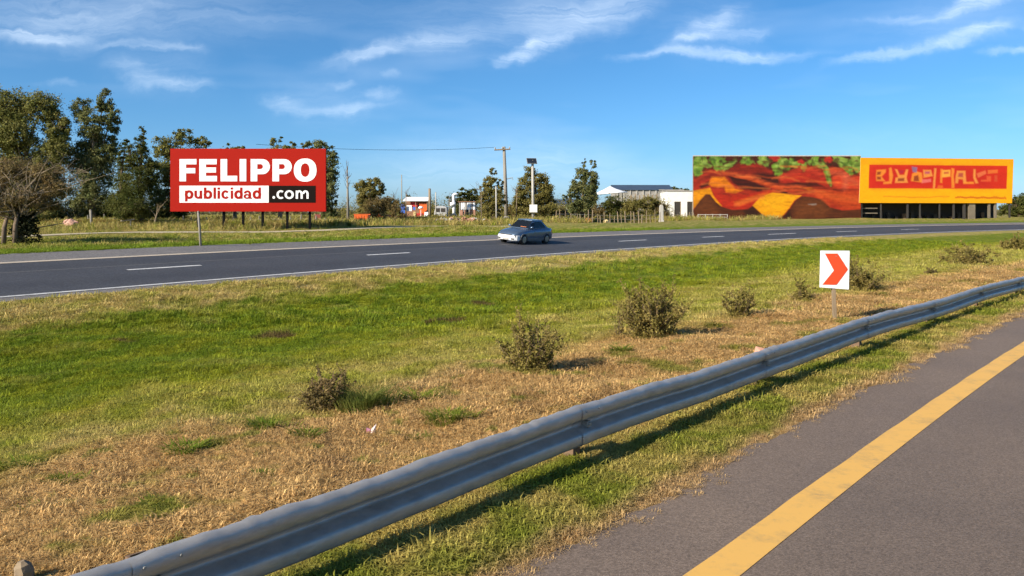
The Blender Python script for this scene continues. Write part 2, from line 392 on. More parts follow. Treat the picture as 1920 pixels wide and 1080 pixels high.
def asphalt_mat(name, c1, c2, fine=90.0, rough=.85, center=None):
    m, nt, b = pbsdf(name); L = nt.links.new
    geo = N(nt, 'ShaderNodeNewGeometry')
    n1 = N(nt, 'ShaderNodeTexNoise', inp={'Scale': .5, 'Detail': 6.0, 'Roughness': .6}); L(geo.outputs['Position'], n1.inputs['Vector'])
    n2 = N(nt, 'ShaderNodeTexVoronoi', inp={'Scale': fine}); L(geo.outputs['Position'], n2.inputs['Vector'])
    n3 = N(nt, 'ShaderNodeTexNoise', inp={'Scale': fine * .35, 'Detail': 4.0, 'Roughness': .7}); L(geo.outputs['Position'], n3.inputs['Vector'])
    r1 = N(nt, 'ShaderNodeMapRange', inp={1: .35, 2: .65, 3: 0, 4: 1}); L(n1.outputs[0], r1.inputs[0])
    mi = N(nt, 'ShaderNodeMix', data_type='RGBA'); L(r1.outputs[0], mi.inputs[0]); mi.inputs[6].default_value = (*c1, 1); mi.inputs[7].default_value = (*c2, 1)
    col = mi.outputs[2]
    if center:                                       # tyre-darkened lanes: (centre, radius, list of (offset, half width, factor))
        c, r, bands = center
        fl = N(nt, 'ShaderNodeVectorMath', operation='MULTIPLY', inp={1: (1, 1, 0)}); L(geo.outputs['Position'], fl.inputs[0])
        ds = N(nt, 'ShaderNodeVectorMath', operation='DISTANCE', inp={1: (c[0], c[1], 0)}); L(fl.outputs[0], ds.inputs[0])
        for (o, hw, k) in bands:
            a = N(nt, 'ShaderNodeMath', operation='SUBTRACT', inp={1: r + o}); L(ds.outputs['Value'], a.inputs[0])
            ab = N(nt, 'ShaderNodeMath', operation='ABSOLUTE'); L(a.outputs[0], ab.inputs[0])
            mr = N(nt, 'ShaderNodeMapRange', interpolation_type='SMOOTHSTEP', inp={1: hw, 2: 0.0, 3: 1.0, 4: k}); L(ab.outputs[0], mr.inputs[0])
            s = N(nt, 'ShaderNodeVectorMath', operation='SCALE'); L(col, s.inputs[0]); L(mr.outputs[0], s.inputs['Scale']); col = s.outputs[0]
    rv = N(nt, 'ShaderNodeSeparateColor'); L(n2.outputs['Color'], rv.inputs[0])
    k1 = N(nt, 'ShaderNodeMapRange', inp={1: 0, 2: 1, 3: .68, 4: 1.35}); L(rv.outputs[0], k1.inputs[0])
    k2 = N(nt, 'ShaderNodeMapRange', inp={1: .3, 2: .7, 3: .8, 4: 1.2}); L(n3.outputs[0], k2.inputs[0])
    for k in (k1, k2):
        s = N(nt, 'ShaderNodeVectorMath', operation='SCALE'); L(col, s.inputs[0]); L(k.outputs[0], s.inputs['Scale']); col = s.outputs[0]
    L(col, b.inputs['Base Color']); b.inputs['Roughness'].default_value = rough; b.inputs['Specular IOR Level'].default_value = .35
    bp = N(nt, 'ShaderNodeBump', inp={'Strength': .35, 'Distance': .006}); L(n2.outputs['Distance'], bp.inputs['Height']); L(bp.outputs[0], b.inputs['Normal'])
    return m
def worn_paint(name, col, under, amt=.5, scale=9.0):
    m, nt, b = pbsdf(name); L = nt.links.new
    geo = N(nt, 'ShaderNodeNewGeometry')
    n = N(nt, 'ShaderNodeTexNoise', inp={'Scale': scale, 'Detail': 8.0, 'Roughness': .75}); L(geo.outputs['Position'], n.inputs['Vector'])
    n2 = N(nt, 'ShaderNodeTexNoise', inp={'Scale': scale * 9, 'Detail': 4.0, 'Roughness': .7}); L(geo.outputs['Position'], n2.inputs['Vector'])
    a = N(nt, 'ShaderNodeMapRange', inp={1: .48, 2: .75, 3: 0, 4: amt}); L(n.outputs[0], a.inputs[0])
    a2 = N(nt, 'ShaderNodeMapRange', inp={1: .35, 2: .68, 3: 0.35, 4: 1.6}); L(n2.outputs[0], a2.inputs[0])
    mu = N(nt, 'ShaderNodeMath', operation='MULTIPLY', use_clamp=True); L(a.outputs[0], mu.inputs[0]); L(a2.outputs[0], mu.inputs[1])
    mi = N(nt, 'ShaderNodeMix', data_type='RGBA'); L(mu.outputs[0], mi.inputs[0]); mi.inputs[6].default_value = (*col, 1); mi.inputs[7].default_value = (*under, 1)
    L(mi.outputs[2], b.inputs['Base Color']); b.inputs['Roughness'].default_value = .75
    bp = N(nt, 'ShaderNodeBump', inp={'Strength': .25, 'Distance': .004}); L(n2.outputs[0], bp.inputs['Height']); L(bp.outputs[0], b.inputs['Normal'])
    return m
def paint_mat(name, rough=.6):
    m, nt, b = pbsdf(name); L = nt.links.new
    a = N(nt, 'ShaderNodeAttribute', attribute_name='paint'); L(a.outputs['Color'], b.inputs['Base Color'])
    b.inputs['Roughness'].default_value = rough; b.inputs['Specular IOR Level'].default_value = .25
    return m

M_ground = ground_mat()
M_near = asphalt_mat('near_asphalt', (.165, .122, .092), (.136, .102, .080), 110.0, .82, (C2, R2, [(-1.5, 1.0, 1.12), (-5.2, 2.6, .68)]))
M_far = asphalt_mat('far_asphalt', (.048, .049, .056), (.058, .058, .064), 26.0, .75, (C1, R1, [(2.2, 1.2, .85), (5.6, 1.2, .85)]))
M_should = asphalt_mat('shoulder_asphalt', (.17, .155, .145), (.145, .135, .13), 26.0)
M_yellow = worn_paint('yellow_road_paint', (.70, .395, .09), (.30, .21, .10), .7, 2.2)
M_white_p = worn_paint('white_road_paint', (.58, .57, .55), (.16, .155, .15), .8, 2.5)
M_tan_p = worn_paint('sandy_edge_paint', (.52, .43, .32), (.2, .18, .15), .6, 1.5)
M_seam = plain('tar_seam', (.13, .125, .12), .8)
M_track = plain('sandy_track', (.43, .36, .23), .95, var=.25, scale=1.2)
M_galv = plain('galvanised_steel', (.43, .405, .375), .46, .5, var=.16, scale=5.0, bump=.10, stain=((.25, .22, .19), .6), stretch=(1, 1, 3), spec=.4)
M_galv_d = plain('dull_steel_bolt', (.30, .29, .26), .6, .3, scale=30)
M_rustpost = plain('rusty_post', (.16, .10, .06), .85, .1, var=.3, scale=14, stain=((.28, .15, .07), .7))
M_wood = plain('weathered_wood', (.25, .185, .115), .85, var=.25, scale=9, bump=.3, stretch=(1, 1, .15))
M_woodg = plain('grey_weathered_pole', (.25, .225, .185), .85, var=.22, scale=5, bump=.3, stretch=(1, 1, .1))
M_conc = plain('pale_concrete', (.40, .38, .34), .9, var=.18, scale=4, stain=((.3, .27, .22), .6))
M_bark = plain('brown_bark', (.15, .105, .068), .9, var=.35, scale=3.5, bump=.5, stretch=(1, 1, .3))
M_barkp = plain('pale_bark', (.235, .18, .115), .9, var=.3, scale=3.0, bump=.4, stretch=(1, 1, .3))
M_twig = plain('dry_twig', (.17, .115, .06), .9, var=.3, scale=8)
M_leaf = {
    'euc': leaf_mat('eucalyptus_leaf', (.145, .155, .040), (.245, .225, .068)),
    'euc2': leaf_mat('grey_green_leaf', (.125, .145, .05), (.215, .21, .078)),
    'dark': leaf_mat('dark_conifer_leaf', (.058, .075, .018), (.125, .125, .032)),
    'olive': leaf_mat('olive_leaf', (.17, .155, .040), (.25, .21, .065)),
    'brown': leaf_mat('brownish_leaf', (.23, .165, .07), (.18, .14, .05)),
    'shrub': leaf_mat('shrub_leaf', (.20, .170, .042), (.31, .24, .075), 3.0),
    'shrub2': leaf_mat('brown_shrub_leaf', (.24, .17, .07), (.16, .13, .042), 3.0),
    'weed': leaf_mat('green_weed_leaf', (.15, .21, .022), (.22, .235, .034), 3.0),
    'clump': leaf_mat('dark_grass_leaf', (.11, .15, .028), (.19, .19, .045), 3.0),
    'ivy': leaf_mat('dark_ivy_leaf', (.03, .034, .016), (.055, .058, .022)),
    'haze': leaf_mat('far_foliage', (.15, .135, .062), (.19, .16, .075)),
}

# ------------------------------------------------------------------ ground sheet
def mono(*segs):
    out = []
    for a, b, st in segs: out += list(np.arange(a, b, st))
    return out
def build_ground():
    ss = mono((-25, -12, .35), (-12, 22, .22), (22, 45, .4), (45, 90, .8), (90, 200, 2.0)) + [200, 215, 235, 260, 300, 350, 420, 510, 620, 760, 920, 1021]
    lft = [-26, -27.5, -29.5, -32, -35, -39, -44, -50, -57, -65, -75, -87, -100, -120, -145, -180, -225, -280, -350, -450, -600, -800, -1000, -1021]
    ss = np.array(sorted(lft) + ss)
    ws = [-324, -280, -220, -160, -110, -80, -62, -52] + mono((-46, -30, .5), (-30, -12, .22), (-12, -.9, .3)) + [-.7, -.45, -.25, -.12, 0, .1, 1.5, 3, 5, 7, 9, EDGE - .1, EDGE, EDGE + .12, EDGE + .3, EDGE + .6] + \
        mono((10.6, 24, .6), (24, 60, 1.5), (60, 130, 4)) + [132, 140, 152, 170, 195, 230, 280, 350, 450, 600, 850, 1200, 1700, 2400, 3400, 5000]
    ws = np.array(ws)
    a = PHI0 - ss / R1
    Xg = C1[0] + (R1 + ws)[None] * np.cos(a)[:, None]; Yg = C1[1] + (R1 + ws)[None] * np.sin(a)[:, None]
    Z = height(Xg, Yg); w, v = wv(Xg, Yg)
    Z = Z - np.where((w > .05) & (w < EDGE - .05), .07, 0) - .07 * sstep(-1.05, -1.35, v)
    o = np_mesh('ground', np.stack([Xg, Yg, Z], -1), grid_faces(len(ss), len(ws))[:, ::-1], M_ground, smooth=True)
    return tag(o, 'grassy land with a ditch between the two roads', 'ground', kind='structure')
build_ground()

def strip(name, f, offs, ss, dz, mat, parent=None, jag=None):
    V = []
    for i, s in enumerate(ss):
        for k, o_ in enumerate(offs):
            oo = o_ + (jag(s) if (jag and k in (0,)) else 0)
            x, y = f(oo, s); V.append((x, y, gz(x, y) + dz))
    o = np_mesh(name, V, grid_faces(len(ss), len(offs)), mat, parent, smooth=True)
    return o
rng = np.random.default_rng(5)
jr = rng.normal(0, 1, 400)
def edge_jag(s):
    return .05 * math.sin(s * 2.1) + .035 * math.sin(s * 5.3 + 1) + .025 * math.sin(s * 13.7) + .02 * math.sin(s * 29)
ss_n = np.concatenate([np.arange(-24, 30, .12), np.arange(30, 150, .7)])
near_road = strip('near_road', on_near, [-1.0, -1.15, -1.6, -3.0, -5.0, -8.0, -11.5], ss_n, .006, M_near, jag=edge_jag)
tag(near_road, 'grey-brown asphalt road in the foreground with a yellow edge line', 'road', kind='structure')
yl = strip('yellow_line', on_near, [-1.86, -2.13], ss_n, .0105, M_yellow, near_road, jag=lambda s: .004 * math.sin(s * 3) + .002 * math.sin(s * 7))

ss_f = np.concatenate([np.arange(-120, -30, 3), np.arange(-30, 60, .8), np.arange(60, 210, 2)])
far_road = strip('far_road', on_far, [.0, .25, 3, 5, 7.2], ss_f, .004, M_far, jag=lambda s: .04 * math.sin(s * 1.7) + .03 * math.sin(s * 4.1))
tag(far_road, 'dark two-lane carriageway curving away beyond the grassy ditch', 'road', kind='structure')
strip('near_shoulder', on_far, [-.08, .5], ss_f, .009, M_should, far_road, jag=lambda s: .05 * math.sin(s * 1.7) + .04 * math.sin(s * 4.1))
strip('far_shoulder', on_far, [7.05, 8.2, EDGE + .05], ss_f, .009, M_should, far_road)
strip('edge_line', on_far, [.58, .74], ss_f, .013, M_white_p, far_road)
strip('edge_line', on_far, [6.92, 7.22], ss_f, .014, M_tan_p, far_road)
strip('tar_seam', on_far, [4.85, 4.93], ss_f, .009, M_seam, far_road)
for (x1, y1, x2, y2) in [(240, 510, 377, 502), (688, 479.5, 768, 474), (1160, 449, 1212, 447), (1317, 441, 1357, 439), (1440, 435, 1492, 433.4), (1568, 430.5, 1606, 429), (-260, 545, -60, 530), (1690, 427, 1722, 426)]:
    def s_of(px):                                    # station where the lane line w=3.9 is seen at that column
        cand = np.linspace(-30, 190, 4000); aa = PHI0 - cand / R1
        xx = C1[0] + (R1 + 3.9) * np.cos(aa); yy = C1[1] + (R1 + 3.9) * np.sin(aa)
        return float(cand[np.argmin(np.abs(xx / yy * F + CX - px) + (yy < 1) * 1e9)])
    s1, s2 = s_of(x1), s_of(x2)
    strip('lane_dash', on_far, [3.80, 4.0], np.linspace(s1, s2, 8), .009, M_white_p, far_road)

tr_ss = np.arange(-75, 75, 1.0)
track = strip('dirt_track', lambda w, s: on_far(w + .5 * math.sin(s * .11) + .3 * math.sin(s * .31), s), [29.6, 30.3, 31.1], tr_ss, .03, M_track, jag=lambda s: .3 * math.sin(s * .9))
tag(track, 'pale sandy track running along the far verge', 'path', kind='structure')
# ------------------------------------------------------------------ guard rail
def guard_rail():
    x0, y0 = on_near(0, 0)
    g = empty('guard_rail', (x0, y0, gz(x0, y0)), label='long dented steel crash barrier along the foreground road', cat='guard rail')
    inv = Matrix.Translation(-g.location)
    prof = [(.000, .500), (.012, .520), (.034, .531), (.060, .529), (.078, .515), (.086, .497), (.084, .440), (.080, .424), (.076, .414), (.020, .378), (.008, .369), (.005, .358), (.005, .345), (.008, .335), (.018, .326),
            (.072, .296), (.082, .288), (.087, .277), (.084, .205), (.079, .190), (.066, .180), (.040, .173), (.000, .190)]
    prof = [(u * 1.32, z) for u, z in prof]
    back = [(u - .006, z) for u, z in reversed(prof)]
    ring_ = prof + back
    rg = random.Random(3)
    SP = 4.04
    def dent(s, z):
        d = .006 * math.sin(s * 3.1) + .005 * math.sin(s * 7.7 + 2) + .0045 * math.sin(s * 17.3) + .003 * math.sin(s * 37.0 + z * 9)
        d += .010 * max(0, math.sin(s * 1.9 + .6)) ** 6 * math.sin(s * 41)
        return d
    for k in range(-2, 14):
        a, b = k * SP - .16, (k + 1) * SP + .16
        V = []; ns = 72 if k < 5 else 16
        for i in range(ns):
            s = a + (b - a) * i / (ns - 1)
            lift = .018 * math.sin(s * .8 + 1) - .03 * math.exp(-((s - 2.2) / 1.2) ** 2) + .015 * math.sin(s * .31)
            for j, (u, z) in enumerate(ring_):
                topw = max(0, (z - .43) / .1)
                uu = u + dent(s * .6 + z, z) * .35 + (.007 * ((b - s) / (b - a)) + .002)
                zz = z + lift + dent(s * 1.3 + 5, z) * topw * .8
                x, y = on_near(-uu, s); V.append((x - g.location.x, y - g.location.y, zz))
        Fq = []
        m = len(ring_)
        for i in range(ns - 1):
            for j in range(m):
                Fq.append((i * m + j, i * m + (j + 1) % m, (i + 1) * m + (j + 1) % m, (i + 1) * m + j))
        o = np_mesh('rail_beam', V, np.array(Fq), M_galv, g, smooth=True)
        # posts, spacer blocks, bolts at the start of each beam
        s = k * SP; lift = .018 * math.sin(s * .8 + 1) - .03 * math.exp(-((s - 2.2) / 1.2) ** 2) + .015 * math.sin(s * .31)
        ax, ay = on_near(0, s); bx_, by_ = on_near(0, s + .1); ang = math.atan2(by_ - ay, bx_ - ax)
        def part(name, mb, mat, bev=0, loc_u=0.0, par=g):
            px_, py_ = on_near(-loc_u, s)
            q = mb.build(name, mat, par, bevel=bev)
            if par is g: q.location = (px_ - g.location.x, py_ - g.location.y, 0); q.rotation_euler = (0, 0, ang)
            return q
        zb = gz(ax, ay) - g.location.z
        pm = MB(); t = rg.uniform(-.01, .01)
        pm.prism([(-.055, .06), (.055, .06), (.055, .075), (-.04, .075), (-.04, .185), (.055, .185), (.055, .20), (-.055, .20)], 'z', zb - .25, .41)
        po = part('post', pm, M_rustpost)
        po.rotation_euler[1] = rg.uniform(-.02, .02)
        part('spacer_block', MB().box(-.06, .06, .004, .058, .24, .40), M_rustpost, .006)
        bo = part('bolt_plate', MB().box(-.03, .03, -.085, -.014, .318 + lift, .372 + lift), M_galv_d, .004)
        hd = MB(); hd.tube([(0, -.085, .348 + lift), (0, -.101, .348 + lift)], [.018, .013], 8); h = hd.build('bolt_head', M_galv_d, bo)
        for (du, zz) in ((-.10, .48), (.10, .48)):
            hb = MB(); hb.tube([(du, -.114, zz + lift), (du, -.128, zz + lift)], [.012, .009], 7); part('splice_bolt', hb, M_galv_d)
guard_rail()

def stake():
    p = hit(45, 1100); d = p.y
    e = MB(); top = P(47, 1052, d); 
    e.tube([(0, 0, -.1), (.0, 0, (top.z - p.z) * .6), (-.012, 0, top.z - p.z - .03), (-.018, 0, top.z - p.z)], [.06, .055, .05, .02], 7)
    o = e.build('wooden_stake', M_wood, smooth=False); o.location = p
    tag(o, 'short split wooden stake at the bottom left corner beside the rail', 'stake')
stake()

# ------------------------------------------------------------------ chevron sign
def chevron_sign():
    p = hit(1567, 600); d = p.y
    g = empty('chevron_sign', p, label='white road sign with an orange chevron pointing right', cat='road sign')
    k = d / F
    pm = MB(); lean = (1562 - 1567) * k
    top = (600 - 480) * k
    hw = 3.4 * k
    pm.prism([(-hw, -.15), (hw, -.15), (hw + lean, top), (-hw + lean, top)], 'y', .012, .012 + 1.6 * hw)
    pm.build('post', M_wood, g, bevel=.006)
    def q(x, y): return ((1340 + x / 3.31 - 1567) * k, (600 - (420 + y / 3.31)) * k)
    pn = MB(); pn.prism([q(656, 165), q(837, 166), q(832, 407), q(651, 393)][::-1], 'y', -.012, .009)
    pl = pn.build('panel', M_signw, g, bevel=.004)
    ch = MB(); ch.prism([q(683, 183), q(762, 183), q(826, 282), q(755, 378), q(667, 376), q(738, 288)][::-1], 'y', -.017, -.0125)
    c = ch.build('chevron', M_signr, pl); c['label'] = 'orange-red chevron arrow'
    for zz in (200, 375):
        b = MB(); x_, z_ = q(752, zz); b.tube([(x_, -.010, z_), (x_, -.026, z_)], [.011, .008], 8); b.build('bolt', M_galv_d, g)
M_signw = plain('white_sign_face', (.82, .82, .82), .45, var=.04, scale=3, stain=((.6, .58, .53), .3))
M_signr = plain('orange_red_sign_paint', (.62, .062, .013), .5, var=.06, scale=4)
chevron_sign()

# ------------------------------------------------------------------ leaves and plants
def leaf_quads(C, size, rg, up=.25, aspect=.5, N0=None):
    n = len(C)
    nrm = rg.normal(0, 1, (n, 3)); nrm[:, 2] += up * 2
    if N0 is not None: nrm += N0
    nrm /= np.linalg.norm(nrm, axis=1, keepdims=True) + 1e-9
    a = np.cross(nrm, rg.normal(0, 1, (n, 3))); a /= np.linalg.norm(a, axis=1, keepdims=True) + 1e-9
    b = np.cross(nrm, a)
    L_ = size * rg.uniform(.6, 1.35, (n, 1)); W_ = L_ * aspect
    V = np.stack([C - a * L_, C - b * W_, C + a * L_, C + b * W_], 1).reshape(-1, 3)
    return V, np.arange(4 * n).reshape(-1, 4)

def shrub(name, label, px, base, wpx, hpx, mat, n_stem=26, leaves=2600, leaf=.022, bare=.2, seed=1, cat='shrub', group=None, open_right=0.0, mats_twig=None, flat=.55):
    p = hit(px, base); d = p.y; k = d / F; W = wpx * k * .6; H = hpx * k
    rg = np.random.default_rng(seed)
    g = empty(name, p, label=label, cat=cat, group=group)
    st = MB(); pts = []
    for i in range(n_stem):
        an = rg.uniform(0, 2 * np.pi); rr = rg.uniform(.15, 1.0) ** .7
        tip = np.array([math.cos(an) * rr * W, math.sin(an) * rr * W * .9, H * (1.0 - flat * rr ** 2) * rg.uniform(.55, 1.02)])
        if open_right and tip[0] > 0: tip[0] *= 1 + open_right * rg.random(); 
        b0 = np.array([math.cos(an), math.sin(an), 0]) * W * .14 * rg.random()
        mid = b0 * .6 + tip * .45 + rg.normal(0, .06, 3) * H
        path = [b0 + [0, 0, -.03], mid, (mid + tip) / 2 + rg.normal(0, .04, 3) * H, tip]
        st.tube(path, [.009 * H + .004, .006 * H + .003, .004, .002], 4, caps=False)
        tw = []
        for q in range(7):
            t0 = rg.uniform(-.75, 1); c0 = mid + (tip - mid) * t0 if t0 > 0 else mid + (mid - b0) * t0
            tp = c0 + rg.normal(0, .19, 3) * np.array([W, W, H * .8]) + [0, 0, .10 * H]
            tp[2] = max(tp[2], .02)
            st.tube([c0, (c0 + tp) / 2 + rg.normal(0, .02, 3) * H, tp], [.004, .003, .0015], 3, caps=False); tw.append((c0, tp))
        m = int(1.9 * leaves / n_stem * rg.uniform(.3, 1.5))
        if rg.random() < bare: m = int(m * .15)
        for q in range(m):
            c0, tp = tw[rg.integers(len(tw))]
            pts.append(c0 + (tp - c0) * rg.uniform(.1, 1.05) + rg.normal(0, .03, 3) * np.array([W, W, H]))
    for q in range(int(leaves * .35)):
        a_ = rg.uniform(0, 2 * np.pi); r_ = rg.random() ** .6 * .62; pts.append(np.array([math.cos(a_) * r_ * W, math.sin(a_) * r_ * W, abs(rg.normal(0, .16)) * H]))
    st.build('stems', mats_twig or M_twig, g, fix=False)
    pts = np.array(pts); pts[:, 2] = np.maximum(pts[:, 2], .01)
    V, Fq = leaf_quads(pts, leaf, rg, .2, .55)
    np_mesh('foliage', V, Fq, M_leaf[mat], g)
    return g
SG = 'shrubs on the median slope'
shrub('shrub', 'low brown twiggy shrub beside a green grass clump on the slope', 612, 772, 100, 88, 'shrub2', 40, 3200, .019, .25, 1, group=SG)
shrub('shrub', 'olive shrub with bare branches reaching right, second along the slope from the left', 995, 695, 112, 100, 'shrub', 36, 3600, .022, .2, 2, group=SG, open_right=.35)
shrub('shrub', 'largest dense olive shrub, in the middle of the median slope', 1226, 634, 116, 108, 'shrub', 52, 6500, .026, .08, 3, group=SG, flat=.5)
shrub('shrub', 'small upright olive shrub right of the largest shrub', 1384, 597, 54, 60, 'shrub', 22, 1700, .028, .1, 4, group=SG, flat=.3)
shrub('shrub', 'low sparse shrub just left of the chevron sign', 1502, 563, 46, 38, 'shrub', 18, 1000, .028, .2, 5, group=SG)
shrub('shrub', 'olive shrub half hidden behind the chevron sign', 1615, 546, 76, 66, 'shrub', 30, 2400, .034, .15, 6, group=SG, open_right=.5)
shrub('shrub', 'wide rounded brownish shrub right of the chevron sign', 1812, 498, 88, 42, 'shrub', 34, 3000, .05, .1, 7, group=SG)
shrub('shrub', 'green-brown shrub at the right edge of the slope', 1902, 470, 48, 32, 'shrub', 24, 1800, .07, .1, 8, group=SG)
shrub('shrub', 'thin wispy sapling left of the largest shrub', 1162, 632, 26, 62, 'shrub', 6, 240, .024, .2, 9, group=SG, flat=.2)
shrub('shrub', 'tiny dry shrub between the chevron sign and the rounded shrub', 1742, 515, 28, 15, 'shrub2', 10, 350, .03, .2, 10, group=SG)

def blades_clump(name, label, px, base, wpx, hpx, mat, n=260, seed=1, cat='grass clump', group=None, droop=.6, wid=.009):
    p = hit(px, base); d = p.y; k = d / F; W = wpx * k * .5; H = hpx * k
    rg = np.random.default_rng(seed)
    g = None; V = []; Fq = []
    for i in range(n):
        an = rg.uniform(0, 2 * np.pi); r_ = W * .8 * rg.random() ** .6 * (1 + .35 * math.sin(3 * an + seed) + .2 * math.sin(5 * an + 2 * seed))
        b = np.array([r_ * math.cos(an), r_ * math.sin(an) * .8, 0.]); b[2] = gz(p.x + b[0], p.y + b[1]) - p.z - .01
        dr = np.array([math.cos(an + rg.normal(0, .8)), math.sin(an + rg.normal(0, .8)), 0]); h = H * rg.uniform(.45, 1.0)
        l1 = b + dr * h * .25 * droop + [0, 0, h * .6]; l2 = b + dr * h * .85 * droop + [0, 0, h * rg.uniform(.75, 1.0)]
        sd = np.array([-dr[1], dr[0], 0]) * wid * rg.uniform(.6, 1.4)
        j = len(V); V += [b - sd, b + sd, l1 + sd * .8, l1 - sd * .8, l2]
        Fq += [(j, j + 1, j + 2, j + 3), (j + 3, j + 2, j + 4, j + 4)]
    m = MB(); m.v = [tuple(q) for q in V]; m.f = [f if f[2] != f[3] else f[:3] for f in Fq]; m.m = [0] * len(Fq)
    o = m.build(name, M_leaf[mat], fix=False); o.location = p
    return tag(o, label, cat, group)
blades_clump('grass_clump', 'tall dark green grass clump beside the leftmost brown shrub', 682, 772, 116, 60, 'clump', 760, 1, wid=.0045, droop=1.0)
WG = 'weed clumps in the dry grass'
for i, (px, base, w_, h_, lab, n) in enumerate([
    (838, 790, 92, 32, 'bright green weed patch midway between shrub and rail', 420), (783, 755, 62, 36, 'dull green weed tuft right of the tall grass clump', 220),
    (1165, 661, 40, 22, 'small vivid green weed tuft below the wispy sapling', 200), (790, 828, 36, 22, 'little green weed tuft right of the wrapper near the rail', 120),
    (575, 822, 50, 28, 'green weed tuft left of the wrapper below the brown shrub', 180), (348, 850, 72, 34, 'wide green weed tuft alone on the brown slope at left', 260),
    (498, 803, 90, 28, 'broad green weed patch left of the brown shrub', 280), (40, 878, 70, 30, 'green weed tuft at the left edge of the brown slope', 240),
    (288, 952, 46, 28, 'round green weed tuft on the lower left brown slope', 200), (490, 895, 46, 20, 'faint green weed tuft above the rail, lower middle left', 120),
    (125, 905, 66, 24, 'green weed tuft near the left edge, below the upper one', 200), (75, 960, 80, 22, 'dark green weed tuft at lower left near the frame edge', 200),
    (1410, 632, 30, 12, 'flat green weed tuft behind the rail beside the pink paper', 90)]):
    blades_clump('weed', lab, px, base, w_ * 1.15, h_ * .82, 'weed', int(n * 1.2), 20 + i, 'weed', WG, droop=1.5, wid=.006)

# ------------------------------------------------------------------ litter
M_pink = plain('pink_paper', (.66, .36, .26), .7, var=.12, scale=8)
M_wrap = plain('pale_wrapper', (.75, .62, .58), .5, var=.15, scale=20)
M_wrapp = plain('purple_wrapper_print', (.20, .05, .10), .5, var=.3, scale=40)
def litter():
    p = hit(695, 818); k = p.y / F
    g = empty('wrapper', p, label='crumpled white and purple wrapper on the brown grass', cat='litter')
    m = MB(); m.add([(-.055, .0, .0), (.0, -.03, .01), (.005, -.015, .075), (-.05, .02, .085), (-.03, -.02, .045)], [(0, 1, 4), (1, 2, 4), (2, 3, 4), (3, 0, 4)]); m.build('crumpled_print', M_wrapp, g)
    m = MB(); m.add([(.0, -.032, .008), (.045, .0, .03), (.06, .02, .125), (.01, -.01, .08), (.03, -.02, .06)], [(0, 1, 4), (1, 2, 4), (2, 3, 4), (3, 0, 4)]); m.build('folded_flap', M_wrap, g)
    m = MB(); m.add([(-.06, -.01, .004), (.0, -.04, .004), (.03, -.03, .02), (-.02, .0, .03)], [(0, 1, 2, 3)]); m.build('lower_edge', M_wrap, g)
    p = hit(1426, 668)
    m = MB(); k = p.y / F
    m.add([(-14 * k, 0, 0), (12 * k, .03, 0), (13 * k, .05, 13 * k), (2 * k, .02, 16 * k), (-9 * k, .0, 19 * k), (0, -.02, 9 * k)], [(0, 1, 5), (1, 2, 5), (2, 3, 5), (3, 4, 5), (4, 0, 5)])
    o = m.build('paper_scrap', M_pink); o.location = p; tag(o, 'crumpled pink paper standing behind the guard rail', 'litter')
litter()

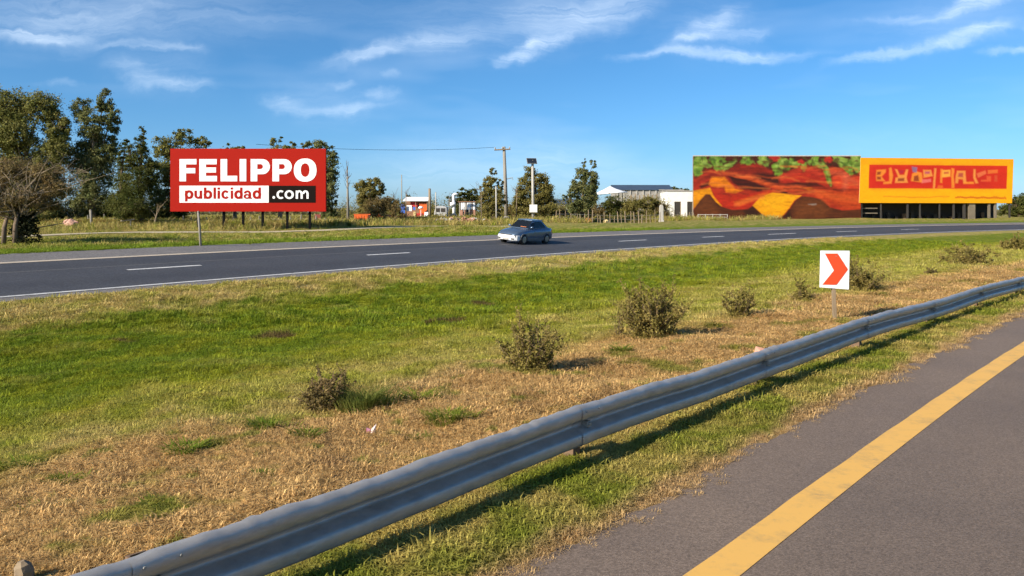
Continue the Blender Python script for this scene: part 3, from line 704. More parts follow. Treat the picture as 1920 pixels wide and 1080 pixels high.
# ------------------------------------------------------------------ red billboard
M_red = plain('billboard_red', (.335, .012, .006), .7, var=.03, scale=.6, spec=.08)
M_white = plain('billboard_white', (.80, .80, .80), .5, var=.02, scale=1)
M_dkbrown = plain('billboard_dark_brown', (.009, .005, .0035), .7, var=.05, scale=1, spec=.08)
M_black = plain('black_steel', (.003, .003, .003), .7, var=.1, spec=.1)
def billboard():
    d = 70.0; k = d / F; x0 = X(464.5, d); zg = gz(x0, d)
    g = empty('billboard', (x0, d, zg), label='red FELIPPO publicidad.com billboard on six black posts', cat='billboard')
    def q(zx, zy):                                   # from enlarged-photo coordinates to metres on the board
        px, py = 300 + zx / 4.5, 240 + zy / 4.5
        return ((px - 464.5) * k, HC + (HY - py) * k - zg)
    a, b = q(86, 174), q(1399, 705)
    pn = MB().box(a[0], b[0], 0, .28, b[1], a[1]).build('panel', M_red, g, bevel=.015)
    for i, zx in enumerate((307, 525, 689, 855, 1064, 1255)):
        cx, zt = q(zx, 705); hw = 2.1 * k
        zb = gz(x0 + cx, d + .5) - zg - .3
        MB().prism([(cx - hw, .30), (cx + hw, .30), (cx + hw, .30 + 2 * hw), (cx - hw, .30 + 2 * hw)], 'z', zb, a[1] - .3).build('post', M_black, g, bevel=.01)
    for zz in (250, 440, 640):
        zc = q(0, zz)[1]; MB().box(a[0] + .2, b[0] - .2, .5, .58, zc - .06, zc + .06).build('rear_rail', M_black, g)
    # print: thin plates proud of the panel
    bw = MB().box(q(165, 0)[0], q(918, 0)[0], -.02, -.002, q(0, 630)[1], q(0, 487)[1]).build('white_band', M_white, g)
    bd = MB().box(q(919, 0)[0], q(1313, 0)[0], -.02, -.002, q(0, 630)[1], q(0, 487)[1]).build('dark_band', M_dkbrown, g)
    def letter(parent, mat, polys=(), rings=(), y=-.02):
        m = MB(); lay = 0
        for po in polys: m.prism([q(*t) for t in po], 'y', y - .012 - lay * .003, y - .001); lay += 1
        for (o_, i_) in rings: m.ring([q(*t) for t in o_], [q(*t) for t in i_], y - .012 - lay * .003, y - .001); lay += 1
        return m.build('letter', mat, parent)
    def ell(cx, cy, rx, ry, n=40, p=2.0):
        out = []
        for i in range(n):
            t = 2 * math.pi * i / n; c, s = math.cos(t), math.sin(t)
            out.append((cx + rx * math.copysign(abs(c) ** (2 / p), c), cy + ry * math.copysign(abs(s) ** (2 / p), s)))
        return out
    def rect(x1, y1, x2, y2): return [(x1, y1), (x2, y1), (x2, y2), (x1, y2)]
    W_ = (pn, M_white)
    Y = -.0
    letter(*W_, [[(165, 262), (308, 262), (308, 307), (220, 307), (220, 338), (298, 338), (298, 382), (220, 382), (220, 450), (165, 450)]], y=Y)
    letter(*W_, [[(332, 262), (479, 262), (479, 307), (388, 307), (388, 333), (473, 333), (473, 376), (388, 376), (388, 404), (481, 404), (481, 450), (332, 450)]], y=Y)
    letter(*W_, [[(511, 262), (567, 262), (567, 403), (652, 403), (652, 450), (511, 450)]], y=Y)
    letter(*W_, [rect(672, 262, 728, 450)], y=Y)
    for x1, x2, x3 in ((765, 820, 928), (949, 1004, 1113)):
        arc = [(x3 - 64 + 64 * math.sin(t), 326 - 64 * math.cos(t)) for t in np.linspace(0, math.pi, 14)]
        hol = [(x3 - 80 + 21 * math.sin(t), 326 - 21 * math.cos(t)) for t in np.linspace(0, math.pi, 14)]
        outer = [(x2, 262)] + arc + [(x2, 390)]; inner = [(x2, 305)] + hol + [(x2, 347)]
        band = [(x2, 262)] + arc + [(x2, 390), (x2, 347)] + hol[::-1] + [(x2, 305)]
        letter(*W_, [rect(x1, 262, x2 + 1, 450), band], y=Y)
    letter(*W_, [], [(ell(1225, 355, 96, 98, p=2.25), ell(1225, 355, 37, 57, p=2.2))], y=Y)
    # publicidad
    xh0, xh1, th = 527, 598, 21
    def bowl(cx): return (ell(cx, 562, 36, 37, 30, 2.2), ell(cx, 562, 13, 17.5, 30, 2.2))
    RB = (bw, M_red)
    letter(*RB, [rect(212, 528, 233, 620)], [bowl(246)])
    def cpath(cx, rx, ry, t_, a0, a1, cy=562):
        ts = np.linspace(a0, a1, 26)
        return [(cx + rx * math.cos(t), cy + ry * math.sin(t)) for t in ts] + [(cx + (rx - t_) * math.cos(t), cy + (ry - t_ * .86) * math.sin(t)) for t in ts[::-1]]
    letter(*RB, [rect(291, 528, 312, 572), cpath(323.5, 32.5, 32, 21, math.pi, .0, 566), rect(335, 528, 356, 597)])
    letter(*RB, [rect(371, 502, 392, 597)], [bowl(405)])
    letter(*RB, [rect(452, 502, 473, 597)])
    letter(*RB, [rect(486, 528, 507, 597), rect(486, 502, 507, 519)])
    letter(*RB, [cpath(553, 35, 37, 21, R(38), R(322))])
    letter(*RB, [rect(597, 528, 618, 597), rect(597, 502, 618, 519)])
    letter(*RB, [rect(676, 502, 697, 597)], [bowl(663)])
    letter(*RB, [cpath(738, 31, 28, 20, R(185), R(360), 554), rect(749, 552, 769, 597), rect(762, 588, 776, 597)], [(ell(733, 577, 27, 21, 24), ell(735, 577, 12, 9, 24))])
    letter(*RB, [rect(831, 502, 852, 597)], [bowl(818)])
    # .com
    WD = (bd, M_white)
    letter(*WD, [ell(961, 586, 11.5, 11.5, 18)])
    letter(*WD, [cpath(1020, 36, 37, 18, R(50), R(310))])
    letter(*WD, [], [(ell(1091, 562, 39, 37), ell(1091, 562, 20, 22))])
    letter(*WD, [rect(1146, 528, 1165, 597), cpath(1176.5, 28, 30, 18, R(180), R(360), 556), rect(1187, 554, 1205, 597), cpath(1228, 27, 30, 18, R(180), R(360), 556), rect(1237, 554, 1255, 597)])
billboard()

# ------------------------------------------------------------------ painted boards on the right
def vnoise(u, v, sc_, seed):
    rg = np.random.default_rng(seed); T = rg.random((64, 64))
    x, y = u * sc_[0], v * sc_[1]; xi, yi = np.floor(x).astype(int), np.floor(y).astype(int); fx, fy = x - xi, y - yi
    fx, fy = fx * fx * (3 - 2 * fx), fy * fy * (3 - 2 * fy); g_ = lambda i, j: T[i % 64, j % 64]
    return (g_(xi, yi) * (1 - fx) + g_(xi + 1, yi) * fx) * (1 - fy) + (g_(xi, yi + 1) * (1 - fx) + g_(xi + 1, yi + 1) * fx) * fy
def fbm(u, v, sc_, seed, o=4): return sum(vnoise(u, v, (sc_[0] * 2 ** i, sc_[1] * 2 ** i), seed + i) * .5 ** i for i in range(o)) / sum(.5 ** i for i in range(o))
class Canvas:
    def __init__(s, x0, x1, y0, y1, nx, ny, base, warp=16, gain=.6):
        s.gain = gain
        s.gx, s.gy = np.meshgrid(np.linspace(x0, x1, nx), np.linspace(y0, y1, ny), indexing='ij')
        u, v = (s.gx - x0) / (x1 - x0), (s.gy - y0) / (y1 - y0); s.u, s.v = u, v
        s.c = np.zeros((nx, ny, 3)); s.c[:] = lin(*base)[:3]; s.n = (nx, ny)
        s.wx = s.gx + warp * (fbm(u, v, (9, 5), 3) - .5) * 2; s.wy = s.gy + warp * (fbm(u, v, (9, 5), 9) - .5) * 2
    def sd(s, poly, X_, Y_):
        d = np.full(X_.shape, 1e9); ins = np.zeros(X_.shape, bool); n = len(poly)
        for i in range(n):
            (ax, ay), (bx, by) = poly[i], poly[(i + 1) % n]
            ex, ey = bx - ax, by - ay; t = np.clip(((X_ - ax) * ex + (Y_ - ay) * ey) / (ex * ex + ey * ey + 1e-9), 0, 1)
            d = np.minimum(d, np.hypot(X_ - ax - t * ex, Y_ - ay - t * ey))
            cr = ((ay > Y_) != (by > Y_)) & (X_ < (bx - ax) * (Y_ - ay) / (by - ay + 1e-9) + ax); ins ^= cr
        return np.where(ins, -d, d)
    def poly(s, pts, col, soft=8, a=1.0, warp=1.0, grad=None):
        Xw = s.gx + (s.wx - s.gx) * warp; Yw = s.gy + (s.wy - s.gy) * warp
        m = np.clip(.5 - s.sd(pts, Xw, Yw) / (2 * soft), 0, 1)[..., None] * a
        c = np.array(lin(*col)[:3])
        s.c = s.c * (1 - m) + c * m
    def ell(s, cx, cy, rx, ry, rot, col, soft=6, a=1.0):
        t = np.linspace(0, 2 * np.pi, 30)[:-1]; c, sn = math.cos(R(rot)), math.sin(R(rot))
        lob = lambda q: 1 + .16 * math.sin(3 * q + cx) + .12 * math.sin(5 * q + cy) + .08 * math.sin(9 * q + cx + cy)
        s.poly([(cx + rx * lob(q) * math.cos(q) * c - ry * lob(q) * math.sin(q) * sn, cy + rx * lob(q) * math.cos(q) * sn + ry * lob(q) * math.sin(q) * c) for q in t], col, soft, a, 1.0)
    def stroke(s, pts, w, col, soft=4, a=1.0):
        d = np.full(s.gx.shape, 1e9)
        for (ax, ay), (bx, by) in zip(pts[:-1], pts[1:]):
            ex, ey = bx - ax, by - ay; t = np.clip(((s.wx - ax) * ex + (s.wy - ay) * ey) / (ex * ex + ey * ey + 1e-9), 0, 1)
            d = np.minimum(d, np.hypot(s.wx - ax - t * ex, s.wy - ay - t * ey))
        m = np.clip((w - d) / soft * .5 + .5, 0, 1)[..., None] * a; s.c = s.c * (1 - m) + np.array(lin(*col)[:3]) * m
    def grain(s, sc_, amt, seed=40): s.c = s.c * (1 + amt * (fbm(s.u, s.v, sc_, seed, 5) - .5) * 2)[..., None]
    def mesh(s, name, tf, mat, parent):
        n = s.gx.size; V = np.array([tf(a, b) for a, b in zip(s.gx.ravel(), s.gy.ravel())])
        col = np.concatenate([np.clip(s.c, 0, 1).reshape(-1, 3) * s.gain, np.ones((n, 1))], 1)
        return np_mesh(name, V, grid_faces(*s.n), mat, parent, attrs=col)
M_paint = paint_mat('painted_print')
M_dark = plain('dark_shed_metal', (.035, .03, .025), .8, var=.3, scale=.8)
M_wallg = plain('grey_rendered_wall', (.22, .20, .17), .9, var=.2, scale=.8)

def mural():
    d = 150.0; k = d / F
    g = empty('mural_wall', (X(1456, d), d, gz(X(1456, d), d)), label='long wall painted with a giant burger, meat, cheese and lettuce', cat='mural')
    O = g.location
    def tf(zx, zy, dy=-.03):
        px, py = 1280 + zx / 5.647, 270 + zy / 5.647
        p = P(px, py, d); return (p.x - O.x, dy, p.z - O.z)
    a, b = tf(112, 130), tf(1885, 800)
    MB().box(a[0], b[0], 0, .6, b[2] - .5, a[2]).build('wall', M_wallg, g)
    for i in range(6):
        x_ = a[0] + (b[0] - a[0]) * (i + .5) / 6; MB().prism([(.6, b[2] - .5), (4.0, b[2] - .5), (.6, a[2] - 1)], 'x', x_ - .25, x_ + .25).build('buttress', M_wallg, g)
    c = Canvas(112, 1885, 130, 800, 330, 126, (190, 52, 26))
    c.poly([(90, 100), (1900, 100), (1900, 250), (1500, 260), (1000, 330), (700, 260), (420, 240), (90, 290)], (86, 32, 18), 40)
    c.poly([(110, 300), (290, 235), (420, 290), (600, 220), (800, 215), (940, 300), (1060, 420), (700, 420), (420, 330), (110, 420)], (150, 40, 22), 26)
    c.poly([(1020, 330), (1200, 260), (1360, 240), (1480, 300), (1560, 420), (1300, 420), (1080, 420)], (208, 52, 30), 26)
    c.poly([(1540, 250), (1700, 290), (1890, 320), (1890, 520), (1600, 470), (1520, 400)], (222, 70, 34), 26)
    c.poly([(1660, 300), (1760, 330), (1740, 480), (1690, 520), (1700, 400)], (232, 118, 84), 26, .5)
    c.poly([(480, 345), (560, 330), (700, 370), (860, 440), (940, 470), (800, 510), (640, 480), (520, 410)], (70, 24, 16), 16)
    c.poly([(730, 325), (850, 295), (960, 310), (1030, 380), (1020, 430), (900, 410), (780, 360)], (72, 26, 18), 20)
    c.poly([(1040, 420), (1200, 400), (1420, 410), (1500, 450), (1300, 455), (1100, 445)], (84, 28, 16), 12)
    c.poly([(980, 490), (1080, 500), (1160, 530), (1060, 530)], (74, 26, 14), 8)
    c.poly([(1180, 500), (1340, 495), (1400, 520), (1260, 525)], (100, 36, 18), 8)
    c.poly([(180, 450), (290, 395), (290, 440), (200, 475)], (84, 28, 14), 12)
    c.poly([(520, 340), (700, 350), (860, 400), (1060, 450), (1260, 450), (1400, 470), (1240, 490), (1040, 480), (880, 440), (700, 380)], (218, 84, 30), 12)
    c.poly([(285, 430), (310, 350), (440, 342), (500, 420), (560, 470), (640, 490), (560, 520), (460, 510), (440, 450), (310, 455)], (240, 130, 14), 12)
    c.poly([(1240, 465), (1340, 455), (1400, 475), (1340, 495)], (240, 120, 30), 10)
    c.poly([(1400, 480), (1890, 500), (1890, 700), (1700, 690), (1540, 600), (1420, 560)], (214, 76, 24), 30, .8)
    c.poly([(320, 500), (640, 540), (960, 500), (980, 540), (840, 600), (760, 650), (680, 690), (520, 690), (420, 660), (330, 570)], (205, 48, 22), 14)
    c.poly([(540, 610), (740, 560), (900, 510), (920, 530), (760, 600), (600, 650)], (226, 100, 26), 12, .8)
    c.poly([(100, 500), (290, 465), (320, 540), (420, 650), (380, 650), (285, 545), (240, 540), (112, 690), (100, 690)], (238, 150, 10), 8)
    c.poly([(100, 720), (180, 600), (240, 530), (285, 530), (350, 610), (410, 660), (520, 695), (690, 690), (745, 650), (830, 730), (900, 800), (900, 840), (90, 840)], (88, 42, 16), 7, 1, .4)
    c.poly([(115, 700), (240, 545), (300, 600), (390, 700), (380, 790), (150, 790)], (118, 62, 24), 30, .7)
    c.poly([(640, 690), (740, 655), (860, 770), (880, 800), (690, 800)], (52, 26, 12), 16, .8)
    c.poly([(740, 650), (820, 565), (950, 515), (1100, 530), (1260, 545), (1180, 600), (1130, 680), (1050, 770), (980, 792), (900, 785), (830, 730)], (244, 164, 12), 7, 1, .3)
    c.poly([(840, 590), (960, 540), (1100, 560), (1080, 640), (960, 700)], (250, 182, 20), 40, .5)
    c.poly([(990, 800), (1060, 770), (1140, 680), (1190, 600), (1260, 556), (1360, 562), (1480, 592), (1560, 670), (1690, 705), (1890, 690), (1890, 840), (990, 840)], (92, 44, 18), 7, 1, .4)
    c.poly([(1200, 640), (1300, 580), (1480, 610), (1560, 700), (1480, 780), (1180, 790)], (122, 66, 28), 40, .7)
    c.poly([(1040, 790), (1130, 700), (1150, 790)], (44, 24, 12), 16, .8)
    for (x_, y_, rx, ry, ro, sh) in [(170, 180, 70, 45, -20, 0), (150, 270, 55, 60, 20, 1), (240, 210, 60, 35, 20, 2), (360, 170, 75, 45, 10, 0), (380, 235, 60, 45, 60, 1), (480, 235, 70, 26, -25, 2), (680, 180, 50, 45, 40, 1), (850, 180, 55, 42, 30, 2),
                                      (1010, 250, 55, 75, 15, 1), (1060, 200, 60, 50, 40, 2), (1140, 210, 30, 60, 30, 0), (1190, 215, 40, 30, 0, 2), (1280, 240, 26, 40, 10, 1), (1390, 180, 40, 45, 60, 1), (1470, 230, 70, 28, 25, 2), (1530, 330, 26, 80, -18, 1), (1560, 400, 12, 40, -14, 2),
                                      (1700, 190, 110, 55, 30, 2), (1780, 250, 70, 60, 40, 0), (1850, 190, 60, 90, 0, 2), (1770, 300, 30, 30, 0, 1)]:
        rx, ry = rx * 1.12, ry * 1.12
        c.ell(x_ + 5, y_ + 9, rx * 1.12, ry * 1.15, ro, (60, 44, 18), 12, .7)
        c.ell(x_, y_, rx, ry, ro, [(96, 132, 40), (122, 158, 52), (140, 166, 66)][sh], 9)
        c.ell(x_ + rx * .15, y_ + ry * .3, rx * .5, ry * .3, ro, [(52, 76, 24), (70, 98, 30), (80, 102, 34)][sh], 14, .75)
        c.ell(x_ - rx * .25, y_ - ry * .35, rx * .35, ry * .22, ro, (170, 190, 96), 10, .6)
    for q in range(46):
        x_ = 125 + q * 39; y_ = 140 + (q * 47 % 70); c.ell(x_, y_, 16 + q * 13 % 22, 9 + q * 7 % 14, q * 37 % 180, [(70, 100, 34), (128, 156, 60), (58, 40, 20), (108, 140, 44), (84, 34, 22)][q % 5], 8, .75)
    c.ell(1090, 240, 26, 55, 5, (70, 62, 24), 12, .8)
    for (x_, y_, rx, ry) in [(965, 152, 60, 26), (1545, 165, 48, 30), (1250, 185, 36, 20)]: c.ell(x_, y_, rx, ry, 5, (206, 52, 40), 10)
    for (x_, y_, rx, ry) in [(560, 160, 60, 20), (760, 165, 40, 26), (910, 190, 24, 24), (1620, 200, 40, 46), (1320, 150, 34, 16)]: c.ell(x_, y_, rx, ry, 15, (74, 34, 20), 14, .8)
    for pts, w_, cl, al in [([(420, 300), (700, 352), (1000, 440), (1300, 458)], 16, (238, 104, 52), .55), ([(1040, 352), (1200, 290), (1360, 268), (1480, 330)], 22, (232, 78, 48), .6), ([(1560, 300), (1700, 330), (1800, 400), (1870, 440)], 24, (240, 110, 70), .55), ([(1430, 510), (1600, 560), (1880, 600)], 26, (240, 108, 44), .5),
                            ([(140, 380), (300, 290), (420, 300)], 16, (226, 70, 40), .5), ([(560, 640), (700, 600), (860, 560)], 14, (240, 120, 50), .6), ([(1000, 470), (1250, 500), (1420, 540), (1560, 640)], 14, (236, 96, 40), .5), ([(640, 250), (820, 232), (930, 290)], 16, (206, 56, 36), .5), ([(1080, 470), (1300, 478), (1500, 470), (1700, 500)], 9, (90, 26, 16), .6), ([(1600, 480), (1880, 490)], 10, (100, 30, 18), .5)]:
        c.stroke(pts, w_, cl, w_, al)
    for q in range(70):
        y_ = 230 + (q * 97 % 420); x_ = 130 + (q * 331 % 1700); ln = 120 + q * 53 % 260
        up = y_ < 520 + 40 * math.sin(x_ / 150)
        if up: c.stroke([(x_, y_), (x_ + ln * .5, y_ + 22 * math.sin(q)), (x_ + ln, y_ + 30 * math.sin(q * 1.7))], 5 + q % 5, [(120, 30, 18), (226, 92, 40), (100, 34, 20), (240, 130, 60)][q % 4], 9, .38)
    c.ell(1380, 640, 40, 8, 0, (190, 180, 170), 8, .5)
    c.grain((14, 40), .3, 60); c.grain((60, 40), .28, 75)
    gr = c.c[..., 1] / (c.c[..., 0] + 1e-4); c.c *= (.84 + .16 * np.clip((gr - .06) / .3, 0, 1))[..., None]
    c.mesh('painted_print', tf, M_paint, g)
    MB().box(a[0], b[0], -.05, .3, a[2], a[2] + .18).build('coping', M_conc, g)
mural()

def yellow_board():
    d = 149.9; k = d / F
    g = empty('yellow_sign_board', (X(1756, d), d, gz(X(1756, d), d)), label='wide yellow hoarding with a red lettered panel over a dark shed', cat='billboard')
    O = g.location
    def tf(zx, zy, dy=-.04):
        px, py = 1600 + zx / 6.0, 270 + zy / 6.0
        # the board narrows a little to the right: slight turn away from the viewer
        p = P(px, py, d); return (p.x - O.x, dy, p.z - O.z)
    def skew(u, v):                                  # quad corners of the board in the enlarged photo
        c00, c10, c01, c11 = (82, 153), (1802, 170), (64, 662), (1784, 666)
        x_ = (c00[0] * (1 - u) + c10[0] * u) * (1 - v) + (c01[0] * (1 - u) + c11[0] * u) * v
        y_ = (c00[1] * (1 - u) + c10[1] * u) * (1 - v) + (c01[1] * (1 - u) + c11[1] * u) * v
        return x_, y_
    c = Canvas(0, 1740, 0, 510, 330, 98, (250, 176, 8), 8, .68)
    c.poly([(0, -20), (1760, -20), (1760, 80), (0, 80)], (246, 164, 8), 20, .8)
    c.poly([(100, 78), (1672, 78), (1672, 345), (102, 345)], (214, 48, 24), 5, 1, .25)
    c.poly([(150, 95), (900, 90), (860, 330), (160, 330)], (196, 36, 26), 60, .6)
    c.poly([(1060, 100), (1500, 110), (1480, 330), (1080, 330)], (190, 40, 28), 60, .6)
    o_ = (246, 150, 50); pk = (240, 150, 130); dk = (120, 22, 22)
    pale = (244, 160, 70); yel = (250, 186, 70)
    blocks = [([(185, 140), (290, 128), (290, 160), (250, 215), (290, 262), (185, 262)], o_), ([(195, 160), (240, 155), (235, 190), (195, 195)], dk), ([(195, 215), (240, 215), (240, 245), (195, 248)], dk),
        ([(325, 120), (352, 110), (372, 200), (362, 290), (268, 292), (268, 272), (335, 262)], o_), ([(392, 128), (420, 132), (448, 190), (500, 190), (520, 130), (545, 132), (530, 215), (548, 282), (400, 282), (402, 225), (430, 212)], pale), ([(430, 140), (505, 140), (480, 175), (450, 172)], (170, 40, 60)), ([(430, 230), (505, 225), (505, 262), (430, 262)], dk),
        ([(582, 262), (590, 180), (640, 150), (700, 165), (716, 280)], o_), ([(612, 205), (660, 190), (675, 262), (615, 262)], dk), ([(586, 100), (650, 108), (640, 165), (596, 160)], (120, 116, 150)),
        ([(712, 130), (800, 128), (826, 200), (720, 222)], pale), ([(730, 148), (790, 145), (786, 172), (735, 175)], (180, 60, 110)), ([(706, 240), (806, 232), (812, 268), (706, 285)], (236, 120, 110)),
        ([(838, 112), (864, 112), (858, 345), (836, 345)], pale), ([(912, 120), (938, 120), (940, 280), (916, 280)], o_), ([(935, 130), (1024, 128), (1030, 205), (935, 215)], yel), ([(955, 152), (1008, 150), (1008, 172), (955, 176)], (190, 60, 50)), ([(880, 345), (892, 310), (945, 312), (950, 345)], (236, 110, 40)),
        ([(1036, 110), (1066, 115), (1078, 335), (1046, 335)], o_), ([(1086, 282), (1098, 140), (1196, 140), (1216, 282), (1180, 282), (1170, 235), (1125, 235), (1118, 282)], pale), ([(1122, 165), (1172, 165), (1176, 210), (1120, 210)], (170, 50, 60)),
        ([(1180, 268), (1300, 266), (1300, 292), (1180, 292)], o_), ([(1284, 118), (1306, 118), (1316, 210), (1350, 280), (1320, 285), (1288, 215)], pale), ([(1322, 170), (1420, 130), (1432, 170), (1345, 215)], (236, 120, 70)), ([(1378, 262), (1490, 262), (1490, 200), (1440, 196), (1440, 240), (1378, 240)], (230, 96, 50)), ([(1446, 130), (1560, 128), (1560, 165), (1450, 172)], (236, 120, 50)), ([(1530, 190), (1560, 190), (1566, 262), (1530, 262)], (214, 84, 46))]
    for pts, cl in blocks: c.poly(pts, cl, 8, .8, 1.0)
    for x_ in np.arange(280, 1010, 26): c.stroke([(x_, 440 + 5 * math.sin(x_)), (x_ + 16, 438 + 6 * math.sin(x_ * 1.7))], 5, (206, 104, 22), 6, .6)
    for x_ in np.arange(1100, 1660, 24): c.stroke([(x_, 444 + 7 * math.sin(x_)), (x_ + 15, 452 + 7 * math.sin(x_ * 2.1))], 9, (200, 84, 18), 6, .75)
    c.grain((18, 8), .07, 30); c.grain((80, 40), .08, 35)
    def tf2(a, b): return tf(*skew(a / 1740, b / 510))
    c.mesh('painted_print', tf2, M_paint, g)
    cs = [tf2(0, 0), tf2(1740, 0), tf2(1740, 510), tf2(0, 510)]
    MB().prism([(p[0], p[2]) for p in cs], 'y', -.02, 1.9).build('board', M_boardside, g)
    # dark shed under and behind it
    a, b = tf(95, 640), tf(1795, 850)
    MB().box(a[0], b[0], 5.0, 5.3, b[2] - .5, a[2] + 1).build('rear_wall', M_dark, g)
    MB().box(a[0], b[0], .0, 5.2, a[2] - .12, a[2] + .02).build('soffit', M_dark, g)
    rg = random.Random(4)
    for zx in (100, 320, 620, 760, 980, 1140, 1260, 1540, 1610, 1770):
        x_ = tf(zx, 0)[0]; w_ = rg.uniform(.1, .2); MB().box(x_ - w_, x_ + w_, .25, .25 + 2 * w_, b[2] - .5, a[2]).build('column', M_dark if zx not in (1540, 1610) else M_woodcol, g)
    x_ = tf(1350, 0)[0]; MB().box(x_ - .55, x_ + .55, .3, 1.3, b[2] - .5, a[2]).build('column', M_woodcol, g)
    for zy in (722, 778):
        p0, p1 = tf(105, zy), tf(300, zy); MB().box(p0[0], p1[0], 1.0, 1.1, p0[2] - .1, p0[2] + .1).build('side_rail', M_woodcol, g)
    for zx in range(130, 1750, 90):
        x_ = tf(zx, 0)[0]; h_ = rg.uniform(.3, 1.3); c_ = rg.choice([M_dark, M_dark, M_rustpost]); MB().box(x_ - .25, x_ + .3, 3.2, 3.8, b[2] - .3, b[2] + h_ + .2).build('stored_crate', c_, g)
M_woodcol = plain('brown_column', (.16, .13, .09), .9, var=.3, scale=1)
M_boardside = plain('cream_board_edge', (.62, .48, .22), .7, var=.3, scale=.8)
yellow_board()

def railing():
    d = 140.0; a = X(1309, d); b = X(1364, d); zg = gz((a + b) / 2, d)
    g = empty('metal_railing', ((a + b) / 2, d, zg), label='low white metal railing in front of the burger mural', cat='railing')
    t = HC + (HY - 402.5) / F * d - zg; mid = HC + (HY - 404.5) / F * d - zg; L2 = (b - a) / 2
    for z_ in (t, mid - .25): MB().tube([(-L2, 0, z_), (L2, 0, z_)], .07, 6).build('rail', M_conc, g)
    for i in range(5):
        x_ = -L2 + L2 * 2 * i / 4; MB().tube([(x_, .02, -.3), (x_, .02, t + .1)], .07, 6).build('post', M_conc, g)
railing()
# ------------------------------------------------------------------ trees
def tree(name, label, px, d, blobs, mat, leaf=.17, tr=.22, seed=1, dens=1.0, bark=None, cat='tree', group=None, per=72, bare=False, limbs=True, fill=.45, upb=.35, base_pt=None):
    rg = np.random.default_rng(seed); k = d / F
    x0 = X(px, d); base = Vector((x0, d, gz(x0, d)))
    g = empty(name, base, label=label, cat=cat, group=group)
    bc = []
    for (bx, by, rx, ry) in blobs:
        c = P(bx, by, d) - base; bc.append((np.array([c.x, rg.normal(0, .25) * rx * k, c.z]), np.array([rx, max(rx, ry * .6) * .9, ry]) * k))
    top = max(c[2] for c, _ in bc); cx = float(np.mean([c[0] for c, _ in bc]))
    m = MB(); hi = max(top * .82, .4)
    trunk = [np.array([0, 0, -.3]), np.array([cx * .12, 0, hi * .3]), np.array([cx * .5 + rg.normal(0, .02) * hi, 0, hi * .62]), np.array([cx * .8, 0, hi])]
    m.tube(trunk, [tr * 1.25, tr, tr * .62, tr * .2], 8, caps=False)
    pts = []; nrm = []
    for c, r_ in bc:
        if limbs:
            t = np.clip(c[2] / hi * .62, .12, .9); j = min(int(t * 3), 2); f_ = t * 3 - j
            p0 = trunk[j] * (1 - f_) + trunk[j + 1] * f_
            mid = p0 * .5 + c * .5 + rg.normal(0, .08, 3) * r_
            m.tube([p0, mid, c], [tr * .42, tr * .26, tr * .12], 5, caps=False)
        n = max(7, int(dens * (r_[0] / k) * (r_[2] / k) / (13 if d < 100 else 7.5)))
        for q in range(n):
            dv = rg.normal(0, 1, 3); dv /= np.linalg.norm(dv); rad = rg.uniform(fill, 1.02)
            cc = c + dv * r_ * rad
            if limbs and rg.random() < (.9 if bare else .4): m.tube([c + dv * r_ * .1, c + dv * r_ * rad * .6 + rg.normal(0, .06, 3) * r_, cc], [tr * .1, tr * .07, .012], 4, caps=False)
            cr = max(r_.min(), .5) * rg.uniform(.16, .42)
            mm = int(per * rg.uniform(.5, 1.3))
            o = rg.normal(0, .55, (mm, 3)) * cr * np.array([1, 1, .75])
            pts.append(cc + o); nrm.append(np.tile(dv * .9, (mm, 1)) + o / (cr + 1e-6) * .4)
    m.build('trunk', bark or M_bark, g, smooth=True, fix=False)
    pts = np.concatenate(pts); nrm = np.concatenate(nrm)
    zl = height(pts[:, 0] + base.x, pts[:, 1] + base.y) - base.z
    ok = pts[:, 2] > zl + .02
    V, Fq = leaf_quads(pts[ok], leaf * .72, rg, upb, .45, nrm[ok])
    np_mesh('crown', V, Fq, M_leaf[mat], g)
    return g
TG = 'tall trees behind the red billboard'
tree('eucalyptus_tree', 'tallest broad eucalyptus at the far left edge', 50, 80, [(14, 200, 38, 36), (72, 203, 36, 32), (106, 245, 24, 36), (35, 250, 42, 36), (88, 295, 40, 36), (18, 305, 42, 40), (112, 280, 26, 22), (60, 350, 58, 36), (-40, 240, 45, 60), (-30, 330, 45, 50), (60, 395, 55, 26)], 'euc', .16, .34, 1, 1.15, M_barkp, group=TG)
tree('eucalyptus_tree', 'loose ragged eucalyptus second from the left edge', 172, 82, [(193, 192, 16, 26), (153, 206, 20, 24), (209, 222, 15, 34), (181, 232, 26, 26), (160, 262, 26, 28), (188, 286, 32, 33), (150, 300, 24, 28), (208, 270, 14, 30), (175, 326, 40, 36), (170, 372, 42, 33)], 'euc2', .15, .3, 2, 1.0, M_barkp, group=TG)
tree('cypress_tree', 'dark pointed cypress left of the red billboard', 264, 78, [(268, 246, 5, 16), (267, 272, 11, 20), (263, 302, 22, 26), (244, 296, 12, 26), (262, 345, 34, 30), (285, 325, 18, 28), (258, 388, 44, 28)], 'dark', .12, .26, 3, 1.5, group=TG, fill=.5, upb=.6)
tree('cypress_tree', 'slim dark cypress between the ragged eucalyptus and the pointed cypress', 230, 81, [(236, 270, 6, 14), (230, 292, 10, 22), (228, 330, 16, 30), (226, 375, 24, 34)], 'dark', .12, .2, 4, 1.5, group=TG, upb=.6)
tree('eucalyptus_tree', 'rounded eucalyptus rising over the left corner of the red billboard', 335, 90, [(312, 280, 22, 26), (345, 258, 20, 17), (382, 268, 16, 12), (322, 318, 30, 33), (365, 300, 36, 30), (305, 365, 26, 34), (370, 350, 40, 40)], 'euc', .17, .3, 5, 1.1, M_barkp, group=TG)
tree('eucalyptus_tree', 'small treetop peeping over the middle of the red billboard', 440, 96, [(434, 278, 15, 9), (455, 283, 12, 9), (445, 310, 34, 30), (440, 360, 34, 34)], 'euc', .18, .22, 6, .9, M_barkp, group=TG)
